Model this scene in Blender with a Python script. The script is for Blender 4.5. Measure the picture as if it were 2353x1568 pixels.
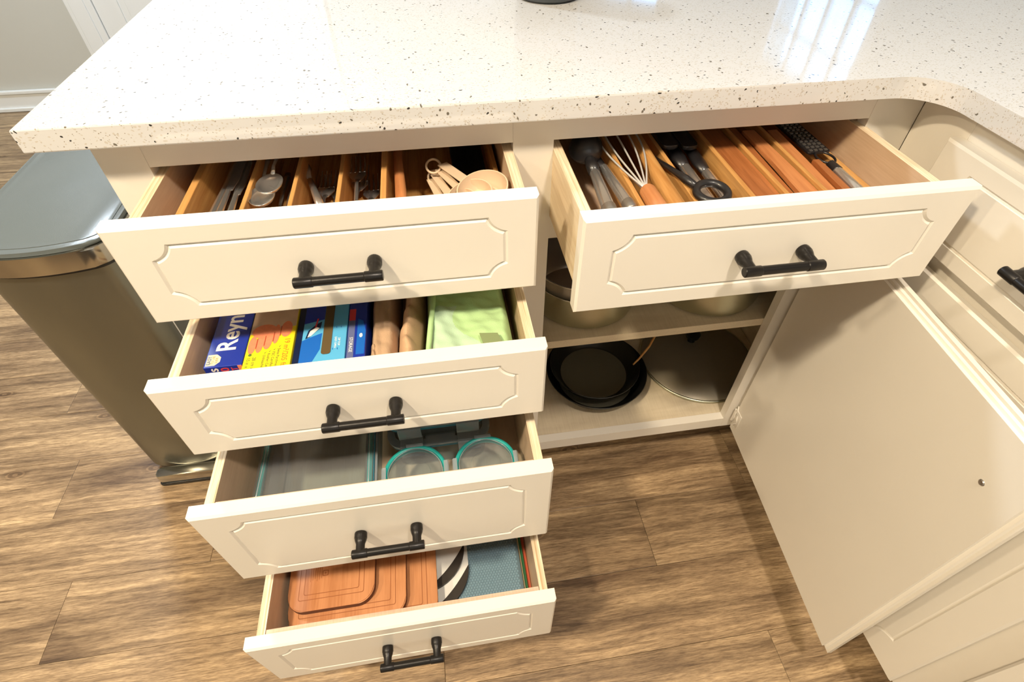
import bpy, bmesh, math, random
from mathutils import Vector, Matrix
from mathutils.geometry import tessellate_polygon
random.seed(7)
for o in list(bpy.data.objects): bpy.data.objects.remove(o)
SC = bpy.context.scene; COL = SC.collection
PI = math.pi

# ---------------------------------------------------------------- camera, world, lights, exposure
cd = bpy.data.cameras.new('camera'); cam = bpy.data.objects.new('camera', cd); COL.objects.link(cam)
cam.location = (0.34933, -0.65218, 1.17010)
cam.rotation_euler = (0.763396, -0.00421, -0.154119)
cd.sensor_width = 36; cd.lens = 1233.42/2353*36; cd.shift_x = -8.65/2353; cd.shift_y = -1.34/2353
cd.clip_start = 0.01; cd.clip_end = 60
SC.camera = cam
SC.view_settings.view_transform = 'Standard'; SC.view_settings.look = 'None'
SC.view_settings.gamma = 1; SC.view_settings.use_curve_mapping = False
SC.view_settings.exposure = 0.25
w = bpy.data.worlds.new('world'); SC.world = w; w.use_nodes = True
bg = w.node_tree.nodes['Background']; bg.inputs[0].default_value = (0.26, 0.56, 1.0, 1); bg.inputs[1].default_value = 3.6
def area(name, loc, aim, size, power, col, shape='DISK', sy=None):
    l = bpy.data.lights.new(name, 'AREA'); l.shape = shape; l.size = size; l.energy = power; l.color = col
    if sy: l.shape = 'RECTANGLE'; l.size_y = sy
    o = bpy.data.objects.new(name, l); COL.objects.link(o); o.location = loc
    o.rotation_euler = (Vector(aim)-Vector(loc)).to_track_quat('-Z', 'Y').to_euler(); return o
WARM = (1.0, 0.835, 0.60)
area('ceiling_lamp_or_fill', (-0.55, -0.90, 2.42), (-0.55, -0.90, 0), 0.16, 45, WARM)
area('ceiling_lamp_or_fill', (-1.75, -0.75, 2.42), (-1.75, -0.75, 0), 0.17, 30, WARM)  # added warm fill from the left for faces turned to -x
area('ceiling_lamp_or_fill', (0.78, -1.0, 2.42), (0.78, -1.0, 0), 0.17, 25, (1.0, 0.88, 0.74))
area('ceiling_lamp_or_fill', (-0.9, 1.5, 2.42), (-0.9, 1.5, 0), 0.3, 40, (0.76, 0.88, 1.0))  # added cool fill, stands in for daylight on back wall and door
area('front_fill', (0.9, -2.45, 1.55), (0.5, 0.0, 0.6), 1.3, 3, (0.95, 0.96, 1.0), sy=1.1)  # added soft fill for upright faces; the front wall has no window
pl = area('window_portal', (2.595, 2.49, 1.47), (0, 2.49, 1.47), 0.85, 1, (1, 1, 1), sy=0.94); pl.data.cycles.is_portal = True
area('ambient_bounce', (1.0, 1.5, 2.40), (0.8, 0.4, 0.5), 1.2, 22, (0.74, 0.86, 1.0), sy=1.2)

# ---------------------------------------------------------------- materials
def N(nt, t, **kw):
    n = nt.nodes.new(t)
    for k, v in kw.items(): setattr(n, k, v)
    return n
def mat(name, col, rough=0.5, metal=0.0, bump=0.0, bscale=300.0, spec=0.5, coat=0.0, var=0.0, vscale=8.0):
    m = bpy.data.materials.new(name); m.use_nodes = True; nt = m.node_tree
    b = nt.nodes['Principled BSDF']
    b.inputs['Base Color'].default_value = (*col, 1); b.inputs['Roughness'].default_value = rough
    b.inputs['Metallic'].default_value = metal; b.inputs['Specular IOR Level'].default_value = spec
    b.inputs['Coat Weight'].default_value = coat; b.inputs['Coat Roughness'].default_value = 0.08
    tc = N(nt, 'ShaderNodeTexCoord')
    if var:
        n = N(nt, 'ShaderNodeTexNoise'); n.inputs['Scale'].default_value = vscale; n.inputs['Detail'].default_value = 5
        nt.links.new(tc.outputs['Object'], n.inputs['Vector'])
        r = N(nt, 'ShaderNodeMapRange'); r.inputs['To Min'].default_value = 1-var; r.inputs['To Max'].default_value = 1+var*0.6
        nt.links.new(n.outputs['Fac'], r.inputs['Value'])
        mx = N(nt, 'ShaderNodeVectorMath', operation='SCALE'); mx.inputs[0].default_value = col
        nt.links.new(r.outputs[0], mx.inputs['Scale']); nt.links.new(mx.outputs[0], b.inputs['Base Color'])
    if bump:
        n = N(nt, 'ShaderNodeTexNoise'); n.inputs['Scale'].default_value = bscale; n.inputs['Detail'].default_value = 3
        nt.links.new(tc.outputs['Object'], n.inputs['Vector'])
        u = N(nt, 'ShaderNodeBump'); u.inputs['Strength'].default_value = bump; u.inputs['Distance'].default_value = 0.001
        nt.links.new(n.outputs['Fac'], u.inputs['Height']); nt.links.new(u.outputs[0], b.inputs['Normal'])
    return m
def wood(name, c1, c2, scl=(40, 3, 40), rough=0.45, c3=None, detail=6, bump=0.1, rnd=False, fine=(400, 20, 400), dist=0.6):
    m = bpy.data.materials.new(name); m.use_nodes = True; nt = m.node_tree; L = nt.links.new
    b = nt.nodes['Principled BSDF']; b.inputs['Roughness'].default_value = rough
    tc = N(nt, 'ShaderNodeTexCoord'); src = tc.outputs['Object']
    if rnd:
        oi = N(nt, 'ShaderNodeObjectInfo'); sc = N(nt, 'ShaderNodeVectorMath', operation='SCALE'); sc.inputs[0].default_value = (3, 17, 31)
        L(oi.outputs['Random'], sc.inputs['Scale']); ad = N(nt, 'ShaderNodeVectorMath', operation='ADD')
        L(src, ad.inputs[0]); L(sc.outputs[0], ad.inputs[1]); src = ad.outputs[0]
    mp = N(nt, 'ShaderNodeMapping'); mp.inputs['Scale'].default_value = scl; L(src, mp.inputs['Vector'])
    n = N(nt, 'ShaderNodeTexNoise'); n.inputs['Scale'].default_value = 1; n.inputs['Detail'].default_value = detail; n.inputs['Distortion'].default_value = dist
    L(mp.outputs[0], n.inputs['Vector'])
    mp2 = N(nt, 'ShaderNodeMapping'); mp2.inputs['Scale'].default_value = fine; L(src, mp2.inputs['Vector'])
    n2 = N(nt, 'ShaderNodeTexNoise'); n2.inputs['Scale'].default_value = 1; n2.inputs['Detail'].default_value = 3; L(mp2.outputs[0], n2.inputs['Vector'])
    mixf = N(nt, 'ShaderNodeMath', operation='MULTIPLY_ADD'); mixf.inputs[1].default_value = 0.35; L(n2.outputs['Fac'], mixf.inputs[0])
    mu = N(nt, 'ShaderNodeMath', operation='MULTIPLY'); mu.inputs[1].default_value = 0.8; L(n.outputs['Fac'], mu.inputs[0]); L(mu.outputs[0], mixf.inputs[2])
    cr = N(nt, 'ShaderNodeValToRGB'); cr.color_ramp.elements[0].position = 0.38; cr.color_ramp.elements[1].position = 0.72
    cr.color_ramp.elements[0].color = (*c1, 1); cr.color_ramp.elements[1].color = (*c2, 1)
    if c3: e = cr.color_ramp.elements.new(0.55); e.color = (*c3, 1)
    L(mixf.outputs[0], cr.inputs[0]); out = cr.outputs[0]
    if rnd:
        hs = N(nt, 'ShaderNodeHueSaturation'); mr = N(nt, 'ShaderNodeMapRange'); mr.inputs['To Min'].default_value = 0.90; mr.inputs['To Max'].default_value = 1.08
        L(oi.outputs['Random'], mr.inputs['Value']); L(mr.outputs[0], hs.inputs['Value']); L(out, hs.inputs['Color']); out = hs.outputs[0]
    L(out, b.inputs['Base Color'])
    if bump:
        u = N(nt, 'ShaderNodeBump'); u.inputs['Strength'].default_value = bump; u.inputs['Distance'].default_value = 0.0008
        L(mixf.outputs[0], u.inputs['Height']); L(u.outputs[0], b.inputs['Normal'])
    return m
def plankmat():
    m = bpy.data.materials.new('vinyl_wood_plank'); m.use_nodes = True; nt = m.node_tree; L = nt.links.new
    b = nt.nodes['Principled BSDF']; b.inputs['Roughness'].default_value = 0.40
    tc = N(nt, 'ShaderNodeTexCoord'); oi = N(nt, 'ShaderNodeObjectInfo')
    sc = N(nt, 'ShaderNodeVectorMath', operation='SCALE'); sc.inputs[0].default_value = (5, 13, 31); L(oi.outputs['Random'], sc.inputs['Scale'])
    ad = N(nt, 'ShaderNodeVectorMath', operation='ADD'); L(tc.outputs['Object'], ad.inputs[0]); L(sc.outputs[0], ad.inputs[1])
    # warp so that the grain waves around knots
    wn = N(nt, 'ShaderNodeTexNoise'); wn.inputs['Scale'].default_value = 5; wn.inputs['Detail'].default_value = 1; L(ad.outputs[0], wn.inputs[0])
    wa = N(nt, 'ShaderNodeVectorMath', operation='MULTIPLY_ADD'); wa.inputs[1].default_value = (0.0, 0.016, 0.0); L(wn.outputs['Color'], wa.inputs[0]); L(ad.outputs[0], wa.inputs[2])
    def noise(scl, det, rough=0.55, dist=0.0):
        mp = N(nt, 'ShaderNodeMapping'); mp.inputs['Scale'].default_value = scl; L(wa.outputs[0], mp.inputs[0])
        n = N(nt, 'ShaderNodeTexNoise'); n.inputs['Scale'].default_value = 1; n.inputs['Detail'].default_value = det; n.inputs['Roughness'].default_value = rough; n.inputs['Distortion'].default_value = dist
        L(mp.outputs[0], n.inputs[0]); return n.outputs['Fac']
    big = noise((2.2, 11, 11), 3); mid = noise((3.4, 64, 64), 8, 0.68, 0.5); fine = noise((40, 420, 420), 3, 0.7)
    def ramp(src, p0, p1, c0, c1):
        r = N(nt, 'ShaderNodeValToRGB'); e = r.color_ramp.elements; e[0].position = p0; e[1].position = p1; e[0].color = (*c0, 1); e[1].color = (*c1, 1); L(src, r.inputs[0]); return r.outputs[0]
    def mixc(f, a, b2, mode='MIX'):
        x = N(nt, 'ShaderNodeMix', data_type='RGBA', blend_type=mode)
        if isinstance(f, float): x.inputs[0].default_value = f
        else: L(f, x.inputs[0])
        L(a, x.inputs[6]); L(b2, x.inputs[7]); return x.outputs[2]
    base = ramp(big, 0.32, 0.68, (0.125, 0.080, 0.046), (0.45, 0.33, 0.195))
    c = mixc(1.0, base, ramp(mid, 0.34, 0.62, (0.50, 0.45, 0.41), (1.30, 1.27, 1.22)), 'MULTIPLY')
    c = mixc(1.0, c, ramp(fine, 0.35, 0.62, (0.62, 0.58, 0.55), (1.15, 1.15, 1.15)), 'MULTIPLY')
    crack = noise((2.0, 95, 95), 4, 0.6, 0.8)
    c = mixc(1.0, c, ramp(crack, 0.27, 0.34, (0.35, 0.30, 0.26), (1, 1, 1)), 'MULTIPLY')
    # knots
    mpk = N(nt, 'ShaderNodeMapping'); mpk.inputs['Scale'].default_value = (2.4, 5.0, 1.0); L(ad.outputs[0], mpk.inputs[0])
    vk = N(nt, 'ShaderNodeTexVoronoi', voronoi_dimensions='2D'); vk.inputs['Scale'].default_value = 1; L(mpk.outputs[0], vk.inputs[0])
    wv = N(nt, 'ShaderNodeMath', operation='SINE'); ml = N(nt, 'ShaderNodeMath', operation='MULTIPLY'); ml.inputs[1].default_value = 170; L(vk.outputs['Distance'], ml.inputs[0]); L(ml.outputs[0], wv.inputs[0])
    ringc = ramp(wv.outputs[0], 0.2, 0.8, (0.5, 0.45, 0.4), (1.1, 1.05, 1.0))
    near = N(nt, 'ShaderNodeMapRange'); near.inputs['From Min'].default_value = 0.03; near.inputs['From Max'].default_value = 0.09; near.inputs['To Min'].default_value = 0.8; near.inputs['To Max'].default_value = 0; L(vk.outputs['Distance'], near.inputs[0])
    kc = mixc(1.0, c, ringc, 'MULTIPLY'); c = mixc(near.outputs[0], c, kc)
    hs = N(nt, 'ShaderNodeHueSaturation'); mr = N(nt, 'ShaderNodeMapRange'); mr.inputs['To Min'].default_value = 0.93; mr.inputs['To Max'].default_value = 1.08; L(oi.outputs['Random'], mr.inputs[0]); L(mr.outputs[0], hs.inputs['Value']); L(c, hs.inputs['Color'])
    L(hs.outputs[0], b.inputs['Base Color'])
    u = N(nt, 'ShaderNodeBump'); u.inputs['Strength'].default_value = 0.3; u.inputs['Distance'].default_value = 0.0008; L(mid, u.inputs['Height']); L(u.outputs[0], b.inputs['Normal'])
    return m
def quartz():
    m = bpy.data.materials.new('speckled_quartz'); m.use_nodes = True; nt = m.node_tree; L = nt.links.new
    b = nt.nodes['Principled BSDF']; b.inputs['Roughness'].default_value = 0.06; b.inputs['Specular IOR Level'].default_value = 0.75
    tc = N(nt, 'ShaderNodeTexCoord'); prev = None
    base = (0.645, 0.64, 0.63, 1)
    cur = None
    for (s, rot, thr, gate, colr) in (((190, 330, 240), 0.3, 0.27, 0.955, (0.035, 0.03, 0.025, 1)), ((420, 800, 520), -0.4, 0.30, 0.90, (0.34, 0.30, 0.24, 1)),
                                      ((300, 520, 400), 1.2, 0.36, 0.72, (0.56, 0.52, 0.46, 1)), ((210, 130, 170), 2.0, 0.24, 0.955, (0.16, 0.14, 0.11, 1))):
        ns = N(nt, 'ShaderNodeTexNoise'); ns.inputs['Scale'].default_value = 60
        L(tc.outputs['Object'], ns.inputs['Vector'])
        ad = N(nt, 'ShaderNodeVectorMath', operation='MULTIPLY_ADD'); ad.inputs[1].default_value = (0.012,)*3; L(ns.outputs['Color'], ad.inputs[0]); L(tc.outputs['Object'], ad.inputs[2])
        mp = N(nt, 'ShaderNodeMapping'); mp.inputs['Scale'].default_value = s; mp.inputs['Rotation'].default_value = (0.2*rot, 0.3, rot)
        L(ad.outputs[0], mp.inputs['Vector'])
        v = N(nt, 'ShaderNodeTexVoronoi'); v.inputs['Scale'].default_value = 1; L(mp.outputs[0], v.inputs['Vector'])
        sp = N(nt, 'ShaderNodeSeparateColor'); L(v.outputs['Color'], sp.inputs[0])
        lt = N(nt, 'ShaderNodeMapRange'); lt.inputs['From Min'].default_value = thr; lt.inputs['From Max'].default_value = thr+0.08; lt.inputs['To Min'].default_value = 1; lt.inputs['To Max'].default_value = 0
        L(v.outputs['Distance'], lt.inputs['Value'])
        gt = N(nt, 'ShaderNodeMath', operation='GREATER_THAN'); gt.inputs[1].default_value = gate; L(sp.outputs[0], gt.inputs[0])
        f = N(nt, 'ShaderNodeMath', operation='MULTIPLY'); L(lt.outputs[0], f.inputs[0]); L(gt.outputs[0], f.inputs[1])
        mx = N(nt, 'ShaderNodeMix', data_type='RGBA'); mx.inputs[7].default_value = colr; L(f.outputs[0], mx.inputs[0])
        if cur is None: mx.inputs[6].default_value = base
        else: L(cur, mx.inputs[6])
        cur = mx.outputs[2]
    L(cur, b.inputs['Base Color']); return m
def clear(name, tint=(0.9, 0.95, 0.97), refl=0.12, rough=0.05, body=0.12, bcol=(0.6, 0.65, 0.68)):
    m = bpy.data.materials.new(name); m.use_nodes = True; nt = m.node_tree; L = nt.links.new
    out = nt.nodes['Material Output']; b = nt.nodes['Principled BSDF']
    b.inputs['Base Color'].default_value = (*bcol, 1); b.inputs['Roughness'].default_value = rough
    t = N(nt, 'ShaderNodeBsdfTransparent'); t.inputs[0].default_value = (*tint, 1)
    g = N(nt, 'ShaderNodeBsdfGlossy'); g.inputs['Roughness'].default_value = rough
    fr = N(nt, 'ShaderNodeFresnel'); fr.inputs[0].default_value = 1.5
    a = N(nt, 'ShaderNodeMath', operation='ADD'); a.inputs[1].default_value = refl*0.3; L(fr.outputs[0], a.inputs[0])
    ge = N(nt, 'ShaderNodeNewGeometry'); iv = N(nt, 'ShaderNodeMath', operation='SUBTRACT'); iv.inputs[0].default_value = 1; L(ge.outputs['Backfacing'], iv.inputs[1])
    a2 = N(nt, 'ShaderNodeMath', operation='MULTIPLY'); L(a.outputs[0], a2.inputs[0]); L(iv.outputs[0], a2.inputs[1]); a = a2
    m1 = N(nt, 'ShaderNodeMixShader'); m1.inputs[0].default_value = body; L(t.outputs[0], m1.inputs[1]); L(b.outputs[0], m1.inputs[2])
    m2 = N(nt, 'ShaderNodeMixShader'); L(a.outputs[0], m2.inputs[0]); L(m1.outputs[0], m2.inputs[1]); L(g.outputs[0], m2.inputs[2])
    L(m2.outputs[0], out.inputs[0]); return m
def brushed(name, col, rough=0.3, scl=(4, 4, 900)):
    m = mat(name, col, rough, 1.0); nt = m.node_tree; b = nt.nodes['Principled BSDF']; L = nt.links.new
    tc = N(nt, 'ShaderNodeTexCoord'); mp = N(nt, 'ShaderNodeMapping'); mp.inputs['Scale'].default_value = scl; L(tc.outputs['Object'], mp.inputs[0])
    n = N(nt, 'ShaderNodeTexNoise'); n.inputs['Scale'].default_value = 1; L(mp.outputs[0], n.inputs[0])
    r = N(nt, 'ShaderNodeMapRange'); r.inputs['To Min'].default_value = rough*0.8; r.inputs['To Max'].default_value = rough*1.25; L(n.outputs[0], r.inputs[0]); L(r.outputs[0], b.inputs['Roughness'])
    return m
def honey(): return mat('blue_silicone', (0.17, 0.27, 0.33), 0.45)
M = dict(
 paint=mat('cream_cabinet_paint', (0.79, 0.74, 0.65), 0.30, bump=0.05, bscale=120, var=0.03),
 wall=mat('grey_wall_paint', (0.52, 0.52, 0.48), 0.85, bump=0.1),
 trim=mat('white_trim_paint', (0.74, 0.76, 0.76), 0.4),
 ceil=mat('ceiling_paint', (0.80, 0.80, 0.80), 0.9),
 quartz=quartz(),
 floor=mat('floor_underlay', (0.03, 0.02, 0.012), 0.9),
 plank=plankmat(),
 ply=wood('pale_plywood', (0.62, 0.47, 0.29), (0.80, 0.67, 0.47), (25, 4, 60), 0.55, bump=0.05),
 plyin=wood('plywood_inner_face', (0.58, 0.40, 0.25), (0.74, 0.55, 0.38), (14, 3, 14), 0.5, bump=0.05),
 plyedge=wood('layered_plywood_edge', (0.50, 0.34, 0.18), (0.88, 0.76, 0.56), (480, 3, 480), 0.6, bump=0.1),
 pinkboard=wood('drawer_front_board', (0.55, 0.36, 0.26), (0.74, 0.54, 0.41), (4, 60, 40), 0.6),
 shelfm=wood('shelf_laminate', (0.58, 0.48, 0.33), (0.72, 0.62, 0.45), (6, 30, 30), 0.5, bump=0.03),
 black=mat('black_bronze_metal', (0.013, 0.011, 0.010), 0.34, 0.4, bump=0.08, bscale=200),
 bamboo=wood('bamboo', (0.40, 0.17, 0.04), (0.66, 0.36, 0.12), (60, 4, 60), 0.4),
 orange=wood('orange_beech', (0.42, 0.15, 0.05), (0.62, 0.27, 0.10), (50, 5, 50), 0.45),
 darkwood=wood('reddish_hardwood', (0.24, 0.075, 0.02), (0.44, 0.16, 0.05), (60, 5, 60), 0.4),
 board=wood('cutting_board_wood', (0.38, 0.14, 0.045), (0.56, 0.25, 0.105), (30, 5, 30), 0.42),
 boardedge=mat('cutting_board_dark_edge', (0.10, 0.025, 0.008), 0.5),
 groove=mat('engraved_line', (0.28, 0.085, 0.02), 0.6),
 steel=mat('stainless_steel', (0.80, 0.79, 0.77), 0.20, 0.9),
 wire=mat('polished_wire', (0.85, 0.84, 0.82), 0.3, 0.55),
 steeld=mat('satin_steel', (0.5, 0.47, 0.43), 0.3, 0.9),
 potsteel=brushed('brushed_pot_steel', (0.55, 0.55, 0.42), 0.34),
 can=mat('brushed_can_steel', (0.22, 0.218, 0.18), 0.30, 0.9),
 canrim=mat('polished_can_rim', (0.46, 0.44, 0.39), 0.16, 1.0),
 canlid=mat('grey_lid_plastic', (0.125, 0.145, 0.147), 0.25, bump=0.15, bscale=900),
 canblack=mat('black_plastic', (0.012, 0.012, 0.012), 0.35),
 rubber=mat('black_rubber', (0.012, 0.011, 0.012), 0.38, coat=0.3),
 beige=mat('beige_plastic', (0.66, 0.50, 0.34), 0.35),
 tan=mat('tan_quilted_cotton', (0.50, 0.33, 0.20), 0.9, bump=0.5, bscale=500, var=0.15, vscale=30),
 tan2=mat('peach_cotton', (0.60, 0.38, 0.22), 0.9, bump=0.5, bscale=500, var=0.15, vscale=30),
 green=mat('mint_green_cotton', (0.42, 0.62, 0.29), 0.9, bump=0.5, bscale=600, var=0.10, vscale=25),
 green2=mat('pale_mint_cotton', (0.45, 0.62, 0.42), 0.9, bump=0.5, bscale=600, var=0.1, vscale=25),
 olive=mat('olive_tag', (0.20, 0.25, 0.11), 0.8),
 blue=mat('royal_blue_card', (0.012, 0.035, 0.33), 0.32, var=0.05),
 white=mat('white_print', (0.85, 0.84, 0.80), 0.5),
 cream=mat('cream_print', (0.85, 0.76, 0.52), 0.5),
 yellow=mat('yellow_card', (0.86, 0.68, 0.02), 0.35),
 redp=mat('red_print', (0.65, 0.05, 0.06), 0.45),
 coral=mat('coral_print', (0.80, 0.26, 0.13), 0.5, var=0.25, vscale=200),
 coraldk=mat('dark_coral_print', (0.42, 0.07, 0.03), 0.5),
 beigep=mat('beige_print', (0.62, 0.47, 0.34), 0.5, var=0.25, vscale=60),
 navy=mat('navy_card', (0.006, 0.015, 0.055), 0.3),
 lblue=mat('light_blue_card', (0.10, 0.42, 0.70), 0.35),
 mblue=mat('mid_blue_card', (0.012, 0.13, 0.52), 0.35),
 dgreen=mat('dark_green_print', (0.10, 0.16, 0.03), 0.6),
 oprint=mat('orange_print', (0.70, 0.22, 0.02), 0.5),
 brown=mat('brown_card_inside', (0.10, 0.065, 0.02), 0.8),
 greyp=mat('grey_blue_card', (0.12, 0.14, 0.28), 0.4),
 teal=mat('teal_gasket', (0.02, 0.36, 0.33), 0.35),
 tealb=mat('blue_gasket', (0.03, 0.22, 0.32), 0.35),
 glass=clear('clear_container_glass', body=0.05),
 lidp=clear('clear_plastic_lid', body=0.09, bcol=(0.62, 0.60, 0.60), rough=0.12),
 clip=clear('frosted_clip_plastic', body=0.42, bcol=(0.5, 0.55, 0.58), rough=0.2),
 winglass=clear('window_glass', tint=(0.97, 0.99, 1.0), body=0.0, refl=0.0, rough=0.0),
 honey=honey(), honey_shade=mat('blue_silicone_shaded', (0.105, 0.17, 0.21), 0.6),  # second blue is a darkened copy: shade between honeycomb cells put into colour
 mred=mat('red_silicone', (0.62, 0.12, 0.06), 0.5), mgreen=mat('green_silicone', (0.03, 0.17, 0.07), 0.5), mcream=mat('cream_silicone', (0.66, 0.58, 0.40), 0.5),
 wboard=mat('white_board_plastic', (0.74, 0.74, 0.70), 0.45), bgrip=mat('black_grip', (0.02, 0.014, 0.009), 0.55),
 nonstick=mat('black_nonstick', (0.010, 0.010, 0.009), 0.28), pangrey=mat('worn_pan_base', (0.13, 0.12, 0.085), 0.45),
 smoke=mat('matte_grey_lid', (0.27, 0.235, 0.17), 0.40, 0.3),
 pot=mat('dark_slate_pot', (0.045, 0.052, 0.056), 0.4),
 leaf=mat('pale_leaf', (0.45, 0.62, 0.40), 0.6),
)


# ---------------------------------------------------------------- helpers
def root(name, loc, label, cat, group=None):
    o = bpy.data.objects.new(name, None); COL.objects.link(o); o.location = loc; o.empty_display_size = 0.02
    o['label'] = label; o['category'] = cat
    if group: o['group'] = group
    return o
def wloc(o):
    v = Vector(o.location)
    while o.parent: o = o.parent; v += Vector(o.location)
    return v
def obj(name, bm, m, parent=None, smooth=False, label=None, cat=None, group=None, kind=None, recalc=True):
    if recalc: bmesh.ops.recalc_face_normals(bm, faces=bm.faces)
    xs = [v.co for v in bm.verts]
    c = Vector(((min(v.x for v in xs)+max(v.x for v in xs))/2, (min(v.y for v in xs)+max(v.y for v in xs))/2, min(v.z for v in xs)))
    for v in bm.verts: v.co -= c
    me = bpy.data.meshes.new(name); bm.to_mesh(me); bm.free()
    for mm in (m if isinstance(m, (list, tuple)) else [m]): me.materials.append(mm)
    if smooth:
        for p in me.polygons: p.use_smooth = True
        if smooth == 'auto': me.set_sharp_from_angle(angle=math.radians(38))
    o = bpy.data.objects.new(name, me); COL.objects.link(o)
    o.location = c - (wloc(parent) if parent else Vector())
    if parent: o.parent = parent
    for k, v in (('label', label), ('category', cat), ('group', group), ('kind', kind)):
        if v: o[k] = v
    return o
def B(): return bmesh.new()
def box(bm, x0, x1, y0, y1, z0, z1, bev=0.0, mi=0):
    vs = [bm.verts.new((x, y, z)) for x in (x0, x1) for y in (y0, y1) for z in (z0, z1)]
    fs = [bm.faces.new([vs[i] for i in q]) for q in ((0, 1, 3, 2), (4, 6, 7, 5), (0, 4, 5, 1), (2, 3, 7, 6), (0, 2, 6, 4), (1, 5, 7, 3))]
    for f in fs: f.material_index = mi
    if bev:
        es = list({e for f in fs for e in f.edges})
        r = bmesh.ops.bevel(bm, geom=es, offset=bev, segments=2, affect='EDGES', profile=0.5, material=mi)
    return vs
def xf(bm, mtx, since=0):
    bm.verts.ensure_lookup_table()
    for v in bm.verts[since:]: v.co = mtx @ v.co
def frame(d):
    d = d.normalized(); u = Vector((0, 0, 1)) if abs(d.z) < 0.9 else Vector((1, 0, 0))
    a = d.cross(u).normalized(); return a, a.cross(d).normalized()
def tube(bm, pts, r, seg=12, cap=True, flat=1.0, mi=0):
    pts = [Vector(p) for p in pts]; n = len(pts)
    rs = r if isinstance(r, (list, tuple)) else [r]*n
    rings = []; pa = None
    for i, p in enumerate(pts):
        d = (pts[min(i+1, n-1)]-pts[max(i-1, 0)])
        a, b2 = frame(d)
        if pa is not None and a.dot(pa) < 0: a = -a; b2 = -b2
        pa = a
        rings.append([bm.verts.new(p + a*math.cos(t)*rs[i] + b2*math.sin(t)*rs[i]*flat) for t in [2*PI*k/seg for k in range(seg)]])
    for q in range(n-1):
        for k in range(seg):
            f = bm.faces.new((rings[q][k], rings[q][(k+1) % seg], rings[q+1][(k+1) % seg], rings[q+1][k])); f.material_index = mi
    if cap:
        for rr in (rings[0], rings[-1]):
            f = bm.faces.new(rr); f.material_index = mi
def loop_tube(bm, pts, r, seg=8):
    pts = [Vector(p) for p in pts]; n = len(pts); rings = []; pa = None
    for i, p in enumerate(pts):
        a, b2 = frame(pts[(i+1) % n]-pts[i-1])
        if pa is not None and a.dot(pa) < 0: a = -a; b2 = -b2
        pa = a
        rings.append([bm.verts.new(p + a*math.cos(t)*r + b2*math.sin(t)*r) for t in [2*PI*k/seg for k in range(seg)]])
    for q in range(n):
        for k in range(seg): bm.faces.new((rings[q][k], rings[q][(k+1) % seg], rings[(q+1) % n][(k+1) % seg], rings[(q+1) % n][k]))
def lathe(bm, prof, c, seg=40, axis='Z', mi=0):
    c = Vector(c); rings = []
    def P(r, h, t):
        if axis == 'Z': return c+Vector((r*math.cos(t), r*math.sin(t), h))
        if axis == 'Y': return c+Vector((r*math.cos(t), h, r*math.sin(t)))
        return c+Vector((h, r*math.cos(t), r*math.sin(t)))
    for (r, h) in prof:
        if r < 1e-6: rings.append([bm.verts.new(P(0, h, 0))])
        else: rings.append([bm.verts.new(P(r, h, 2*PI*k/seg)) for k in range(seg)])
    for a, b2 in zip(rings[:-1], rings[1:]):
        for k in range(seg):
            if len(a) == 1 and len(b2) == 1: continue
            if len(a) == 1: f = bm.faces.new((a[0], b2[k], b2[(k+1) % seg]))
            elif len(b2) == 1: f = bm.faces.new((a[k], a[(k+1) % seg], b2[0]))
            else: f = bm.faces.new((a[k], a[(k+1) % seg], b2[(k+1) % seg], b2[k]))
            f.material_index = mi
def rrect(x0, x1, y0, y1, r, n=6):
    rs = r if isinstance(r, (list, tuple)) else [r]*4; pts = []
    for (cx, cy, a0, rr) in ((x1, y1, 0, rs[0]), (x0, y1, PI/2, rs[1]), (x0, y0, PI, rs[2]), (x1, y0, 1.5*PI, rs[3])):
        ccx = cx-rr if cx == x1 else cx+rr; ccy = cy-rr if cy == y1 else cy+rr
        if rr < 1e-6: pts.append((cx, cy)); continue
        for k in range(n+1):
            t = a0+PI/2*k/n; pts.append((ccx+rr*math.cos(t), ccy+rr*math.sin(t)))
    return pts
def prism(bm, poly, z0, z1, bev=0.0, mi=0, side_mi=None):
    a = [bm.verts.new((x, y, z0)) for x, y in poly]; b2 = [bm.verts.new((x, y, z1)) for x, y in poly]; n = len(poly)
    top = bm.faces.new(b2); bot = bm.faces.new(list(reversed(a))); top.material_index = bot.material_index = mi
    for k in range(n):
        f = bm.faces.new((a[k], a[(k+1) % n], b2[(k+1) % n], b2[k])); f.material_index = mi if side_mi is None else side_mi
    if bev:
        bmesh.ops.bevel(bm, geom=list(top.edges)+list(bot.edges), offset=bev, segments=2, affect='EDGES', profile=0.5)
def ring_prism(bm, outer, inner, z0, z1, mi=0):
    n = len(outer); O0 = [bm.verts.new((*p, z0)) for p in outer]; O1 = [bm.verts.new((*p, z1)) for p in outer]
    I0 = [bm.verts.new((*p, z0)) for p in inner]; I1 = [bm.verts.new((*p, z1)) for p in inner]
    for k in range(n):
        j = (k+1) % n
        for q in ((O0[k], O0[j], O1[j], O1[k]), (I0[j], I0[k], I1[k], I1[j]), (O1[k], O1[j], I1[j], I1[k]), (O0[j], O0[k], I0[k], I0[j])):
            f = bm.faces.new(q); f.material_index = mi
def offset(poly, d):
    n = len(poly); out = []
    for i in range(n):
        p0, p1, p2 = Vector(poly[i-1]), Vector(poly[i]), Vector(poly[(i+1) % n])
        e1 = (p1-p0).normalized(); e2 = (p2-p1).normalized(); n1 = Vector((e1.y, -e1.x)); n2 = Vector((e2.y, -e2.x))
        m_ = (n1+n2); l = m_.length_squared
        out.append(tuple(p1 + m_*(2*d/l if l > 1e-9 else d)/1.0*1.0) if l > 0.3 else tuple(p1+n1*d))
    return out
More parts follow.
